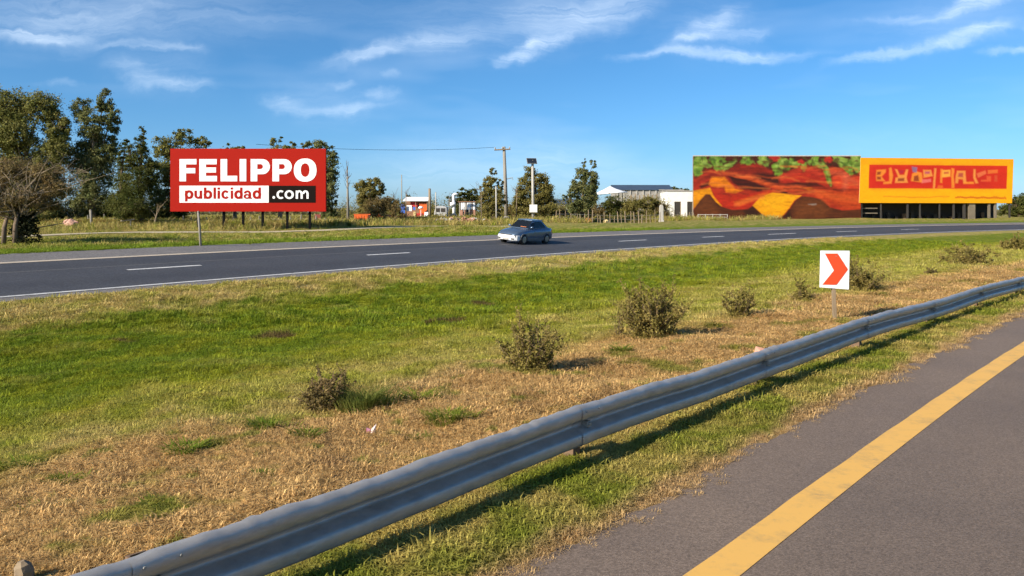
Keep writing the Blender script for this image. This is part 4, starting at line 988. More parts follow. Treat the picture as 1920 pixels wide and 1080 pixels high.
tree('eucalyptus_tree', 'treetop peeping over the right half of the red billboard', 525, 96, [(518, 266, 12, 12), (546, 274, 11, 9), (528, 300, 36, 28), (525, 350, 36, 36)], 'euc', .18, .24, 7, .9, M_barkp, group=TG)
tree('eucalyptus_tree', 'dense tree at the right end of the red billboard', 604, 88, [(574, 270, 11, 10), (604, 278, 22, 14), (624, 296, 13, 22), (606, 320, 28, 30), (622, 345, 16, 34), (600, 370, 26, 26), (624, 385, 12, 18), (612, 408, 26, 18)], 'euc2', .16, .28, 8, 1.15, M_barkp, group=TG)
BG = 'dark bushes under the tall trees'
for i, (a, b, rx, ry, lab) in enumerate([(140, 402, 40, 28, 'dark bush under the ragged eucalyptus, next to the bare tree'), (205, 400, 34, 30, 'dark bush below the slim cypress'), (262, 404, 34, 26, 'dark bush at the foot of the pointed cypress'), (318, 398, 30, 30, 'dark bush left of the billboard posts'), (95, 408, 40, 22, 'dark low bush behind the bare tree'), (425, 412, 24, 8, 'low bush seen between the billboard posts')]):
    tree('bush', lab, a, 86, [(a, b, rx, ry), (a + rx * .5, b + 6, rx * .6, ry * .7), (a - rx * .4, 420, rx * .8, 12), (a + rx * .4, 421, rx * .7, 11)], 'dark' if i != 5 else 'olive', .14, .08, 30 + i, 1.3, cat='bush', group=BG)

def bare_tree():
    p = hit(38, 457); d = p.y; k = d / F
    g = tree('bare_tree', 'spreading brown half-bare tree with ivy-covered base at the left edge', 36, d, [(20, 320, 36, 26), (78, 330, 40, 26), (-20, 350, 36, 40), (110, 352, 28, 18), (60, 372, 45, 24), (15, 385, 36, 24), (100, 385, 22, 14)], 'brown', .07, .16, 11, 2.2, M_bark, per=34, bare=True, fill=.15)
    rg = np.random.default_rng(4); m = MB()
    for i in range(60):
        t = rg.random(); st = np.array([rg.normal(0, .12), rg.normal(0, .12), .8 + t * 1.4])
        an = rg.uniform(0, 2 * np.pi); L_ = rg.uniform(1.2, 3.4)
        e = st + np.array([math.cos(an) * L_ * 1.05, math.sin(an) * L_ * .8, L_ * rg.uniform(.15, .85)])
        q = [st, st + (e - st) * .35 + rg.normal(0, .14, 3), st + (e - st) * .7 + rg.normal(0, .18, 3), e]
        m.tube(q, [.05, .032, .02, .006], 5, caps=False)
        for j in range(4):
            b0 = q[2] + (q[3] - q[2]) * rg.random(); m.tube([b0, b0 + rg.normal(0, .3, 3) + [0, 0, .15], b0 + rg.normal(0, .5, 3) + [.1, 0, .3]], [.014, .009, .004], 3, caps=False)
    m.build('branches', M_barkp, g, fix=False)
    pts = []
    for i in range(90):
        a = rg.uniform(0, 2 * np.pi); z = rg.uniform(0, 1.55); r_ = (.85 - .25 * z) * rg.uniform(.4, 1)
        pts.append(np.array([.25 + math.cos(a) * r_, math.sin(a) * r_ * .7, z]) + rg.normal(0, .1, (42, 3)))
    pts = np.concatenate(pts); pts[:, 2] = np.abs(pts[:, 2])
    V, Fq = leaf_quads(pts, .06, rg, .2, .6); np_mesh('ivy', V, Fq, M_leaf['ivy'], g)
    for dx, h_ in ((-.42, 1.3), (.12, 1.55)):
        MB().tube([(dx, -.55, -.2), (dx + .02, -.52, h_ * .6), (dx + .07, -.4, h_)], [.12, .11, .08], 8).build('stem', M_bark, g, smooth=True)
bare_tree()
tree('bare_tree', 'small leafless tree with pale forked branches left of the billboard', 290, 76, [(300, 385, 18, 14), (280, 392, 12, 12), (312, 375, 12, 10)], 'brown', .05, .1, 12, .8, M_barkp, per=10, bare=True, fill=.1)

MG = 'trees beyond the road between the boards'
tree('umbrella_pine', 'flat-topped olive tree right of the red billboard', 690, 112, [(679, 348, 17, 13), (706, 343, 17, 10), (692, 362, 24, 14), (716, 356, 9, 9), (682, 378, 16, 14), (690, 395, 22, 14)], 'olive', .17, .2, 13, 1.3, group=MG)
tree('bush', 'brown scrubby bush under the flat-topped tree', 700, 106, [(700, 388, 26, 16), (720, 380, 16, 16), (700, 404, 26, 10)], 'brown', .13, .1, 14, 1.2, group=MG, cat='bush')
tree('bush', 'brown bush between the flat-topped tree and the junk stall', 742, 112, [(742, 388, 20, 14), (734, 378, 10, 10), (744, 404, 22, 9)], 'brown', .13, .1, 15, 1.0, group=MG, cat='bush')
tree('pine_tree', 'dark low pine behind the white duct', 872, 135, [(865, 360, 12, 9), (884, 362, 15, 11), (850, 373, 14, 8), (888, 374, 14, 12), (868, 376, 18, 12), (872, 393, 26, 12)], 'dark', .18, .18, 16, 1.4, group=MG)
tree('cypress_tree', 'narrow brown-green cypress left of the wooden power pole', 925, 108, [(906, 378, 12, 16), (936, 380, 12, 18), (912, 345, 9, 12), (924, 322, 8, 9), (920, 340, 12, 14), (938, 348, 8, 14), (911, 360, 14, 16), (930, 368, 18, 18), (918, 388, 20, 14), (922, 402, 20, 12)], 'olive', .14, .18, 17, 1.2, group=MG)
tree('pine_tree', 'bushy tree behind the solar street lamp', 1000, 118, [(975, 366, 14, 16), (1026, 352, 13, 14), (968, 388, 14, 12), (1034, 392, 14, 12), (994, 322, 14, 12), (1010, 334, 16, 16), (985, 348, 18, 18), (1015, 358, 20, 18), (998, 378, 34, 18), (1032, 376, 10, 13), (1000, 398, 36, 13)], 'olive', .16, .2, 18, 1.3, group=MG)
tree('poplar_tree', 'tall ragged tree left of the white tent', 1093, 110, [(1076, 358, 12, 14), (1114, 352, 9, 18), (1112, 374, 12, 14), (1078, 388, 16, 12), (1096, 307, 5, 9), (1112, 309, 5, 11), (1093, 326, 14, 15), (1107, 336, 14, 16), (1083, 346, 13, 14), (1098, 354, 20, 16), (1092, 376, 24, 16), (1066, 370, 10, 10), (1090, 396, 26, 12)], 'euc2', .15, .2, 19, 1.3, group=MG)
for i, (a, b, rx, ry, m_, lab) in enumerate([(1152, 380, 20, 14, 'dark', 'dark bush under the white tent'), (1186, 384, 20, 13, 'olive', 'olive bush right of the white tent'), (1216, 380, 20, 12, 'olive', 'olive bush in front of the pale fence'), (1238, 386, 14, 11, 'brown', 'brownish bush beside the white building'), (1118, 392, 20, 8, 'brown', 'low brown bush below the tall ragged tree'), (1052, 396, 18, 7, 'brown', 'low brown scrub right of the solar lamp'), (960, 392, 14, 9, 'brown', 'brown scrub between the power pole and the solar lamp')]):
    tree('bush', lab, a, 124, [(a, b, rx, ry), (a - rx * .5, b + 4, rx * .7, ry * .8), (a, 402, rx * 1.1, 11), (a + rx * .6, 404, rx * .7, 8)], m_, .15, .08, 50 + i, 1.3, cat='bush', group='bushes beyond the far road')
tree('broad_tree', 'dark tree behind the right end of the yellow hoarding', 1915, 172, [(1905, 385, 20, 16), (1930, 382, 26, 20), (1890, 395, 14, 12), (1910, 404, 26, 10)], 'dark', .25, .25, 60, 1.4, group=MG)
tree('broad_tree', 'distant dark treetop above the white building', 1250, 215, [(1240, 353, 9, 5), (1262, 355, 12, 5), (1280, 358, 14, 7), (1250, 372, 30, 14)], 'dark', .3, .2, 61, 1.4, group=MG)
tree('broad_tree', 'distant dark treetop above the junk stall', 772, 210, [(766, 372, 11, 6), (782, 375, 12, 5), (774, 386, 22, 10)], 'dark', .3, .2, 62, 1.4, group=MG)

def far_woods():
    rg = np.random.default_rng(77); pts = []; nr = []
    for i in range(620):
        px = rg.uniform(-500, 2500); d = rg.uniform(230, 330)
        h_ = rg.uniform(1.2, 3.4) * (1.25 if rg.random() < .2 else .8); r_ = rg.uniform(1.5, 4.0)
        x = X(px, d); z = gz(x, d); m = 70
        dv = rg.normal(0, 1, (m, 3)); dv /= np.linalg.norm(dv, axis=1, keepdims=True); dv[:, 2] = np.abs(dv[:, 2])
        pts.append(np.array([x, d, z]) + dv * np.array([r_, r_, h_]) * rg.uniform(.6, 1.05, (m, 1))); nr.append(dv)
    V, Fq = leaf_quads(np.concatenate(pts), .42, rg, .3, .6, np.concatenate(nr))
    tag(np_mesh('distant_woods', V, Fq, M_leaf['haze']), 'low line of distant scrub along the horizon', 'woods', kind='stuff')
far_woods()

def scrub():
    rg = np.random.default_rng(31); pts = []; nr = []
    for i in range(560):
        px = rg.uniform(620, 1252) if i % 5 else rg.uniform(0, 620); tall = px > 640 and i % 2; d = rg.uniform(136, 160) if tall else (rg.uniform(112, 120) if px > 640 else rg.uniform(92, 112))
        if fbm(np.array([px / 300.]), np.array([d / 60.]), (9, 5), 8)[0] < .42: continue
        h_ = rg.uniform(2.2, 4.8) if tall else rg.uniform(.4, 1.3); r_ = rg.uniform(.9, 2.2); x = X(px, d); z = gz(x, d); m = 330 if tall else 120
        dv = rg.normal(0, 1, (m, 3)); dv /= np.linalg.norm(dv, axis=1, keepdims=True); dv[:, 2] = np.abs(dv[:, 2])
        pts.append(np.array([x, d, z]) + dv * np.array([r_, r_, h_]) * rg.uniform(.35, 1.1, (m, 1))); nr.append(dv)
    V, Fq = leaf_quads(np.concatenate(pts), .14, rg, .3, .45, np.concatenate(nr))
    tag(np_mesh('scrub', V, Fq, M_leaf['olive']), 'olive tangled scrub beyond the far verge', 'scrub', kind='stuff')
scrub()

# ------------------------------------------------------------------ poles, posts, fences
def pole_root(name, label, px, d, cat, group=None):
    x = X(px, d); return empty(name, (x, d, gz(x, d)), label=label, cat=cat, group=group)
def lp(g, px, py, dy=0.0):                           # local point of a thing for a photo position at the thing's depth
    d = g.location.y; p = P(px, py, d) - g.location; return Vector((p.x, dy, p.z))
def power_pole():
    g = pole_root('power_pole', 'tall wooden power pole with a crossarm and one cable', 950, 120, 'power pole')
    t = lp(g, 945, 275)
    MB().tube([(0, 0, -.6), tuple(t * .5), tuple(t)], [.32, .27, .22], 9).build('shaft', M_woodg, g, smooth=True)
    a, b = lp(g, 927, 281.5), lp(g, 957, 280)
    MB().tube([a - Vector((0, .32, 0)), b - Vector((0, .32, 0))], .11, 5).build('crossarm', M_wood, g)
    for f_ in (.05, .5, .95):
        c = a.lerp(b, f_) - Vector((0, .32, 0)); MB().tube([c + Vector((0, 0, .08)), c + Vector((0, 0, .25)), c + Vector((0, 0, .4))], [.08, .11, .06], 6).build('insulator', M_galv_d, g)
    a2, b2 = lp(g, 949, 336), lp(g, 961, 333); MB().tube([a2, b2, b2 - Vector((0, 0, .35))], .06, 5).build('lower_bracket', M_galv_d, g)
    c0 = a - Vector((0, .32, -.4)); c1 = lp(g, 560, 292, -20)
    pts = []
    for i in range(33):
        t_ = i / 32; q = c0.lerp(c1, t_); q.z -= .55 * 4 * t_ * (1 - t_); pts.append(q)
    MB().tube(pts, .022, 4).build('cable', M_black, g)
power_pole()
def solar_lamp():
    g = pole_root('solar_street_lamp', 'slim pole with a tilted solar panel and a white box', 1000, 104, 'street lamp')
    t = lp(g, 998.5, 306)
    MB().tube([(0, 0, -.5), tuple(t)], [.2, .16], 8).build('shaft', M_conc, g, smooth=True)
    o = MB().box(-.62, .62, -.04, .04, -.42, .42).build('solar_panel', M_glassd, g); o.location = lp(g, 997, 302, -.1); o.rotation_euler = (R(-38), 0, R(12))
    f_ = MB(); f_.ring([(-.66, -.46), (.66, -.46), (.66, .46), (-.66, .46)], [(-.62, -.42), (.62, -.42), (.62, .42), (-.62, .42)], -.05, .05); fo = f_.build('frame', M_galv_d, o)
    MB().tube([t, lp(g, 999, 300)], .08, 5).build('bracket', M_galv_d, g)
    p = lp(g, 1001, 391); MB().box(-.5, .5, -.55, -.2, p.z - .5, p.z + .5).build('control_box', M_whitewall, g, bevel=.03)
M_glassd = plain('dark_glass', (.02, .025, .035), .12, var=.1)
M_whitewall = plain('white_plaster', (.74, .73, .70), .85, var=.06, scale=.9, stain=((.5, .46, .4), .5))
solar_lamp()
def simple_pole(name, label, px, d, top, r0, r1, mat, tx=None, cat='pole', group=None, twigs=0, seed=1):
    g = pole_root(name, label, px, d, cat, group); t = lp(g, tx if tx is not None else px, top)
    MB().tube([(0, 0, -.4), tuple(t * .5), tuple(t)], [r0, (r0 + r1) / 2, r1], 8).build('shaft', mat, g, smooth=True)
    if twigs:
        rg = np.random.default_rng(seed); m = MB()
        for i in range(twigs):
            a = np.array(t) * rg.uniform(.6, 1.0); b = a + rg.normal(0, 1, 3) * [.5, .4, .3] + [0, 0, .9]; m.tube([a, (a + b) / 2 + rg.normal(0, .1, 3), b], [.03, .02, .008], 4, caps=False)
        m.build('dead_twigs', M_bark, g, fix=False)
    else:
        MB().tube([tuple(t), tuple(t + Vector((0, 0, .06)))], [r1 * 1.12, r1 * .6], 8).build('cap', mat, g)
    return g
simple_pole('dead_trunk', 'slim pale dead trunk right of the red billboard', 653, 84, 312, .17, .06, M_woodg, 651, 'dead tree', twigs=16)
simple_pole('marker_post', 'grey leaning marker post in front of the billboard', 377, hit(377, 461).y, 398, .06, .05, M_woodg, 371.5, 'post')
simple_pole('utility_pole', 'thin distant pole above the junk stall', 753.5, 215, 328, .16, .12, M_woodg, 753, 'pole', twigs=0)
simple_pole('timber_stump', 'short brown timber post between stall and wrecked van', 806, 120, 354, .2, .18, M_wood, 805.5, 'post')
simple_pole('thin_post', 'thin pale post beside the wrecked van', 817, 122, 361, .09, .08, M_conc, 817, 'post')
simple_pole('thin_post', 'thin pale post in front of the narrow cypress', 931, 104, 350, .11, .09, M_conc, 930, 'post')
def obelisk(px, top, base, d, w_, lab):
    g = pole_root('concrete_post', lab, px, d, 'post', 'thick pale concrete gate posts'); k = d / F; t = lp(g, px, top).z; h = w_ * k / 2
    MB().prism([(-h, -.4), (h, -.4), (h * .92, t - .25), (h * .5, t), (-h * .5, t), (-h * .92, t - .25)], 'y', -h, h).build('shaft', M_conc, g, bevel=.05)
    MB().box(-h - .05, h + .05, -h - .05, h + .05, -.3, .25).build('footing', M_conc, g, bevel=.03)
obelisk(936, 385, 416, 112, 9, 'thick pale concrete post left of the passing car')
obelisk(1240, 384, 416, 112, 7.5, 'thick pale concrete post left of the white building')

def stake_fence(label, name, pts, d, hpx, seed, n, mat=None):
    rg = random.Random(seed); x0 = X(pts[0], d)
    g = empty(name, (x0, d, gz(x0, d)), label=label, cat='fence'); tops = []
    for i in range(n):
        px = pts[0] + (pts[1] - pts[0]) * (i + rg.uniform(-.25, .25)) / (n - 1); x = X(px, d); z = gz(x, d) - g.location.z
        h = hpx * d / F * rg.uniform(.65, 1.15); dx = rg.uniform(-.12, .12); r_ = rg.uniform(.05, .09)
        MB().tube([(x - x0, 0, z - .3), (x - x0 + dx * .5, .02, z + h * .5), (x - x0 + dx, 0, z + h)], [r_, r_ * .95, r_ * .8], 6).build('post', mat or M_wood, g)
        tops.append((x - x0, z))
    for f_ in (.45, .85):
        MB().tube([(x_, -.07, z_ + hpx * d / F * f_ * .8) for x_, z_ in tops], .015, 4).build('wire', M_galv_d, g)
stake_fence('rough fence of uneven wooden stakes along the far verge', 'stake_fence', (1042, 1236), 108, 21, 5, 26)
stake_fence('old wire fence with thin posts behind the billboard posts', 'wire_fence', (340, 640), 82, 20, 6, 13, M_woodg)
stake_fence('wire fence with grey posts under the tall trees', 'wire_fence', (88, 325), 80, 19, 7, 10, M_woodg)
stake_fence('low stake fence between the white building and the mural', 'stake_fence', (1246, 1300), 140, 13, 8, 9)
def rail_frame():
    g = pole_root('wooden_rail_frame', 'small weathered wooden T-frame below the pointed cypress', 245, 76, 'rail')
    t = lp(g, 245, 413).z
    MB().tube([(0, 0, -.2), (0.02, 0, t)], .075, 6).build('post', M_woodg, g)
    a, b = lp(g, 227, 414.5), lp(g, 253, 411.5); MB().tube([a - Vector((0, .1, 0)), b - Vector((0, .1, 0))], .06, 5).build('rail', M_woodg, g)
rail_frame()
simple_pole('gate_post', 'stout pale post below the ragged eucalyptus', 172, 76, 394, .13, .12, M_woodg, 170, 'post')

# ------------------------------------------------------------------ buildings and junk beyond the road
M_blue = plain('blue_grey_roof', (.06, .085, .125), .5, .2, var=.15, scale=.5)
M_tent = plain('white_canvas', (.82, .83, .84), .7, var=.05, scale=.4)
M_pale = plain('pale_boards', (.30, .28, .25), .85, var=.25, scale=1)
M_orange = plain('orange_plastic', (.72, .13, .02), .5, var=.15, scale=2)
M_redc = plain('red_cloth', (.50, .03, .03), .8, var=.3, scale=2)
M_bluec = plain('blue_plastic', (.06, .14, .50), .5, var=.15, scale=2)
M_brick = plain('pinkish_rubble', (.40, .21, .14), .9, var=.35, scale=1.6, bump=.6)
M_rust = plain('rusty_sheet', (.26, .13, .07), .8, var=.35, scale=2)
M_grey = plain('faded_grey_paint', (.42, .42, .42), .6, var=.25, scale=1.5, stain=((.2, .13, .08), .7))
def white_building():
    d = 162.0; g = pole_root('white_building', 'low white flat-roofed building with dark doorways beside the mural', 1275, d, 'building')
    k = d / F; zt = lp(g, 0, 359).z; x0, x1 = lp(g, 1252, 0).x, lp(g, 1335, 0).x; zd = lp(g, 0, 378).z
    doors = [(lp(g, 1264.5, 0).x, lp(g, 1277, 0).x), (lp(g, 1288.5, 0).x, lp(g, 1299, 0).x)]
    m = MB(); xs = [x0] + [c for dd in doors for c in dd] + [x1]
    for i in range(0, len(xs), 2): m.box(xs[i], xs[i + 1], 0, .3, -.4, zd)
    m.box(x0, x1, 0, .3, zd, zt); m.box(x0, x0 + .3, .3, 8, -.4, zt); m.box(x1 - .3, x1, .3, 8, -.4, zt); m.box(x0 + .3, x1 - .3, 7.7, 8, -.4, zt)
    m.build('wall', M_whitewall, g)
    MB().box(x0 - .1, x1 + .1, -.1, 8.1, zt, zt + .22).build('roof', M_pale, g)
    for a, b in doors:
        dr = MB().box(a, b, .18, .26, -.4, zd).build('door', M_dark, g)
        f_ = MB(); f_.box(a, a + .12, .1, .18, -.3, zd); f_.box(b - .12, b, .1, .18, -.3, zd); f_.box(a + .12, b - .12, .1, .18, zd - .12, zd); f_.build('frame', M_wood, dr)
        MB().box(b - .3, b - .22, .12, .178, .9, 1.1).build('handle', M_galv_d, dr)
    a = lp(g, 1250, 0).x; b = lp(g, 1300, 0).x
    MB().box(a, b, 8.5, 8.7, zt + .45, zt + .65).build('roof_rail', M_pale, g)
white_building()
def blue_shed():
    d = 188.0; g = pole_root('blue_roofed_shed', 'long shed with a blue-grey roof behind the white tent', 1206, d, 'shed')
    x0, x1 = lp(g, 1150, 0).x, lp(g, 1262, 0).x; zr, ze = lp(g, 0, 345.5).z, lp(g, 0, 355.5).z
    MB().prism([(-.3, ze), (4.5, zr), (9.3, ze), (9.3, ze - .15), (4.5, zr - .15), (-.3, ze - .15)], 'x', x0, x1).build('roof', M_blue, g)
    MB().box(x0 + .5, x1 - .5, 0, 9, -.5, ze - .16).build('wall', M_pale, g)
    for i in range(9):
        x = x0 + 1 + i * (x1 - x0 - 2) / 8; MB().box(x - .12, x + .12, -.2, -.02, -.5, ze - .2).build('column', M_conc, g)
blue_shed()
def pale_fence():
    d = 176.0; g = pole_root('board_fence', 'pale board fence behind the olive bushes', 1216, d, 'fence'); rg = random.Random(3)
    zt = lp(g, 0, 364).z
    n = 26
    for i in range(n):
        a = lp(g, 1182 + i * 70 / n, 0).x; b = lp(g, 1182 + (i + .86) * 70 / n, 0).x; MB().box(a, b, 0, .06, -.4, zt + rg.uniform(-.25, .1)).build('board', M_pale if i % 3 else M_wood, g)
    MB().box(lp(g, 1181, 0).x, lp(g, 1253, 0).x, .07, .17, zt - .8, zt - .6).build('rail', M_wood, g)
pale_fence()
def tent():
    d = 150.0; g = pole_root('tent_canopy', 'white peaked canvas canopy behind the tall ragged tree', 1150, d, 'tent')
    pk = lp(g, 1148, 347.5); e = [lp(g, 1112, 364), lp(g, 1182, 359)]; zE = (e[0].z + e[1].z) / 2; rx = (e[1].x - e[0].x) / 2; cx = (e[0].x + e[1].x) / 2
    V = [(pk.x, 3.4, pk.z)]; n = 20; rows = [(.35, .55), (.7, .22), (1.0, 0.0), (1.0, -.06)]; fs = []
    for r_, h in rows:
        for j in range(n):
            a = 2 * math.pi * j / n; V.append((pk.x + (cx + rx * math.cos(a) - pk.x) * r_, 3.4 + 3.4 * math.sin(a) * r_, zE + (pk.z - zE) * h + (e[1].z - e[0].z) / 2 * math.cos(a) * r_))
    for j in range(n): fs.append((0, 1 + j, 1 + (j + 1) % n))
    for i in range(3):
        for j in range(n): fs.append((1 + i * n + j, 1 + (i + 1) * n + j, 1 + (i + 1) * n + (j + 1) % n, 1 + i * n + (j + 1) % n))
    m = MB(); m.add(V, fs); m.build('canopy', M_tent, g, smooth=True)
    for sx in (-.8, .8):
        for yy in (1.2, 5.6): MB().tube([(cx + rx * sx, yy, -.4), (cx + rx * sx, yy, zE + .1)], .09, 6).build('pole', M_galv_d, g)
tent()
def low_shed():
    d = 185.0; g = pole_root('low_shed', 'long low grey shed seen between the two olive trees', 1055, d, 'shed')
    x0, x1 = lp(g, 1028, 0).x, lp(g, 1084, 0).x; zt, ze = lp(g, 0, 373).z, lp(g, 0, 381).z
    MB().prism([(-.4, ze), (4, zt), (8.4, ze), (8.4, ze - .12), (4, zt - .12), (-.4, ze - .12)], 'x', x0, x1).build('roof', M_blue, g)
    MB().box(x0 + .3, x1 - .3, 0, 8, -.5, ze - .13).build('wall', M_grey, g)
    for f_ in (.2, .5, .8): 
        x = x0 + (x1 - x0) * f_; w_ = MB().box(x - .7, x + .7, -.06, -.005, ze - 1.6, ze - .6).build('window', M_dark, g)
low_shed()

def skip_bin():
    d = 96.0; g = pole_root('skip_bin', 'bright orange open-topped bin left of the rubble', 677, d, 'bin'); zt = lp(g, 0, 402.5).z; zb = 0
    a, b = lp(g, 664, 0).x, lp(g, 690, 0).x; m = MB(); w_ = .07
    m.box(a, b, 0, w_, zb, zt); m.box(a, b, 1.3, 1.3 + w_, zb, zt); m.box(a, a + w_, w_, 1.3, zb, zt); m.box(b - w_, b, w_, 1.3, zb, zt); m.box(a + w_, b - w_, w_, 1.3, zb, zb + .08)
    m.build('tub', M_orange, g)
    for i in range(5):
        x = a + (b - a) * (.1 + .2 * i); MB().box(x - .04, x + .04, -.05, -.001, .05, zt - .1).build('rib', M_orange, g)
    m = MB(); m.box(a - .06, b + .06, -.06, .08, zt, zt + .08); m.box(a - .06, b + .06, 1.29, 1.43, zt, zt + .08); m.build('rim', M_orange, g)
skip_bin()
def barrier():
    d = 116.0; g = pole_root('safety_barrier', 'low faded orange safety barrier in front of the rubble heap', 728, d, 'barrier'); rg = random.Random(8)
    n = 7; zt = lp(g, 0, 402).z
    for i in range(n):
        a, b = lp(g, 694 + i * 10, 0).x, lp(g, 694 + (i + .9) * 10, 0).x; h_ = zt * rg.uniform(.7, 1.05)
        MB().box(a, b, 0, .06, .05, h_).build('panel', M_orange if i % 3 else M_brick, g, bevel=.02)
        MB().tube([(a, -.06, -.3), (a, -.06, h_ + .2)], .045, 5).build('post', M_wood, g)
barrier()
def old_board():
    g = pole_root('red_board', 'dull red upright board behind the right end of the billboard', 595, 84, 'board')
    a, b = lp(g, 590, 402), lp(g, 601, 402)
    MB().box(a.x, b.x, 0, .06, .25, a.z).build('panel', M_rustred, g, bevel=.02)
    for x in (a.x + .06, b.x - .06): MB().box(x - .05, x + .05, .065, .15, -.3, a.z + .05).build('post', M_wood, g)
M_rustred = plain('faded_red_board', (.22, .05, .035), .8, var=.3, scale=2)
old_board()
for i, (px_, d_, tp_, lab_) in enumerate([(903, 104, 352, 'thin leafless trunk just right of the corrugated hut'), (762, 118, 362, 'thin leafless trunk beside the blue stall panel'), (738, 116, 368, 'thin leafless trunk above the orange safety barrier'), (842, 118, 372, 'thin leafless trunk left of the white duct'), (968, 112, 352, 'thin leafless trunk between the power pole and the solar lamp')]):
    simple_pole('dead_trunk', lab_, px_, d_, tp_, .07, .03, M_barkp, px_ - 1 + i * .5, 'dead tree', 'thin dead trunks in the junk yard', twigs=9, seed=20 + i)
def drum():
    g = pole_root('orange_drum', 'small orange drum on legs left of the white pipe', 705, 126, 'drum'); c = lp(g, 705, 395)
    MB().tube([(-.55, 0, c.z), (-.5, 0, c.z), (.5, 0, c.z), (.55, 0, c.z)], [.32, .44, .44, .32], 14).build('tank', M_orange, g)
    for sx in (-.4, .4):
        for sy in (-.3, .3): MB().tube([(sx, sy, -.3), (sx, sy, c.z - .3)], .05, 5).build('leg', M_rust, g)
drum()
def pipe():
    g = pole_root('white_pipe', 'upright white pipe with a bent top above the rubble', 712, 124, 'pipe'); t = lp(g, 712, 390).z
    MB().tube([(0, 0, -.3), (.02, 0, t * .7), (.05, 0, t * .95), (.2, 0, t * 1.08), (.5, 0, t * 1.08)], .16, 9).build('pipe', M_tent, g, smooth=True)
    MB().tube([(0, 0, -.05), (0, 0, .08)], .26, 10).build('flange', M_tent, g)
pipe()
def mound(name, label, px, py, d, w_, h_, mat, seed, n=40, cat='rubble', mat2=None):
    rg = np.random.default_rng(seed); x0 = X(px, d); g = empty(name, (x0, d, gz(x0, d)), label=label, cat=cat); k = d / F; W, H = w_ * k / 2, h_ * k
    nx, ny = 28, 10; u, v = np.meshgrid(np.linspace(-1, 1, nx), np.linspace(-1, 1, ny), indexing='ij')
    z = H * np.clip(1 - u ** 2, 0, 1) ** .6 * np.clip(1 - v ** 2, 0, 1) ** .7 * (1 + .5 * (fbm((u + 1) / 2, (v + 1) / 2, (8, 4), seed) - .5)) - .12
    np_mesh('heap', np.stack([u * W, v * W * .35 , z], -1), grid_faces(nx, ny), mat, g)
    for i in range(n):
        a = rg.uniform(-.95, .95); b = rg.uniform(-.9, .2); zz = H * (1 - a * a) ** .6 * max(0, 1 - b * b) ** .7
        s = rg.uniform(.08, .28); o = MB().box(-s, s, -s * .7, s * .7, -s * .5, s * .5).build('chunk', [mat, mat2 or mat, M_wood, M_conc][i % 4], g); o.location = (a * W, b * W * .35, zz); o.rotation_euler = tuple(rg.uniform(-.8, .8, 3))
mound('rubble_heap', 'pinkish rubble heap right of the white pipe', 733, 408, 122, 62, 9, M_brick, 5, 26)
mound('debris_pile', 'low brown pile of boards and debris left of the passing car', 868, 415, 104, 120, 8, M_rust, 6, 46, 'debris', M_brick)
def stall():
    d = 130.0; g = pole_root('junk_stall', 'cluttered roadside stall with white roof, red cloths and blue panel', 778, d, 'stall')
    L_ = lambda px, py: lp(g, px, py)
    a, b = L_(756, 375).x, L_(803, 375).x; zt = L_(0, 376).z
    MB().prism([(-.3, zt - .1), (3.3, zt + .55), (3.3, zt + .65), (-.3, zt + .02)], 'x', a, b).build('roof', M_tent, g)
    for x in (a + .15, (a + b) / 2, b - .15):
        for yy in (0, 3): MB().tube([(x, yy, -.3), (x, yy, zt + yy * .18)], .07, 6).build('post', M_wood, g)
    MB().box(a, b, 2.9, 3.0, 0, zt).build('rear_panel', M_rust, g)
    def panel(nm, x1, y1, x2, y2, mat, yy):
        p, q = L_(x1, y1), L_(x2, y2); MB().box(p.x, q.x, yy, yy + .12, max(q.z, -.2), p.z).build(nm, mat, g, bevel=.03)
    panel('blue_panel', 752, 383, 760, 400, M_bluec, -.3); panel('white_crate', 762, 385, 772, 396, M_tent, .2); panel('red_cloth', 769, 379, 782, 388, M_redc, .4)
    panel('orange_panel', 786, 381, 800, 404, M_orange, .3); panel('counter', 762, 397, 786, 407, M_rust, -.2); panel('red_cloth', 782, 400, 803, 408, M_redc, -.5)
    panel('yellow_board', 776, 397, 780, 409, M_boardside, -.6); panel('blue_crate', 774, 388, 780, 394, M_bluec, .1)
    c = L_(790, 390); MB().tube([(c.x, -.7, 0), (c.x, -.7, c.z)], .05, 6).build('stool_leg', M_tent, g)
    MB().tube([(c.x, -.7, c.z - .1), (c.x, -.7, c.z + .12), (c.x, -.7, c.z + .3)], [.42, .4, .12], 12).build('stool_top', M_tent, g, smooth=True)
stall()
def chair_white():
    g = pole_root('plastic_chair', 'white plastic chair in front of the junk stall', 799, 126, 'chair')
    MB().box(-.3, .3, -.3, .3, .62, .68).build('seat', M_tent, g, bevel=.02)
    MB().box(-.3, .3, .27, .32, .68, 1.3).build('backrest', M_tent, g, bevel=.02)
    for sx in (-.26, .26):
        for sy in (-.26, .26): MB().tube([(sx * 1.1, sy * 1.1, -.2), (sx, sy, .63)], .035, 5).build('leg', M_tent, g)
chair_white()
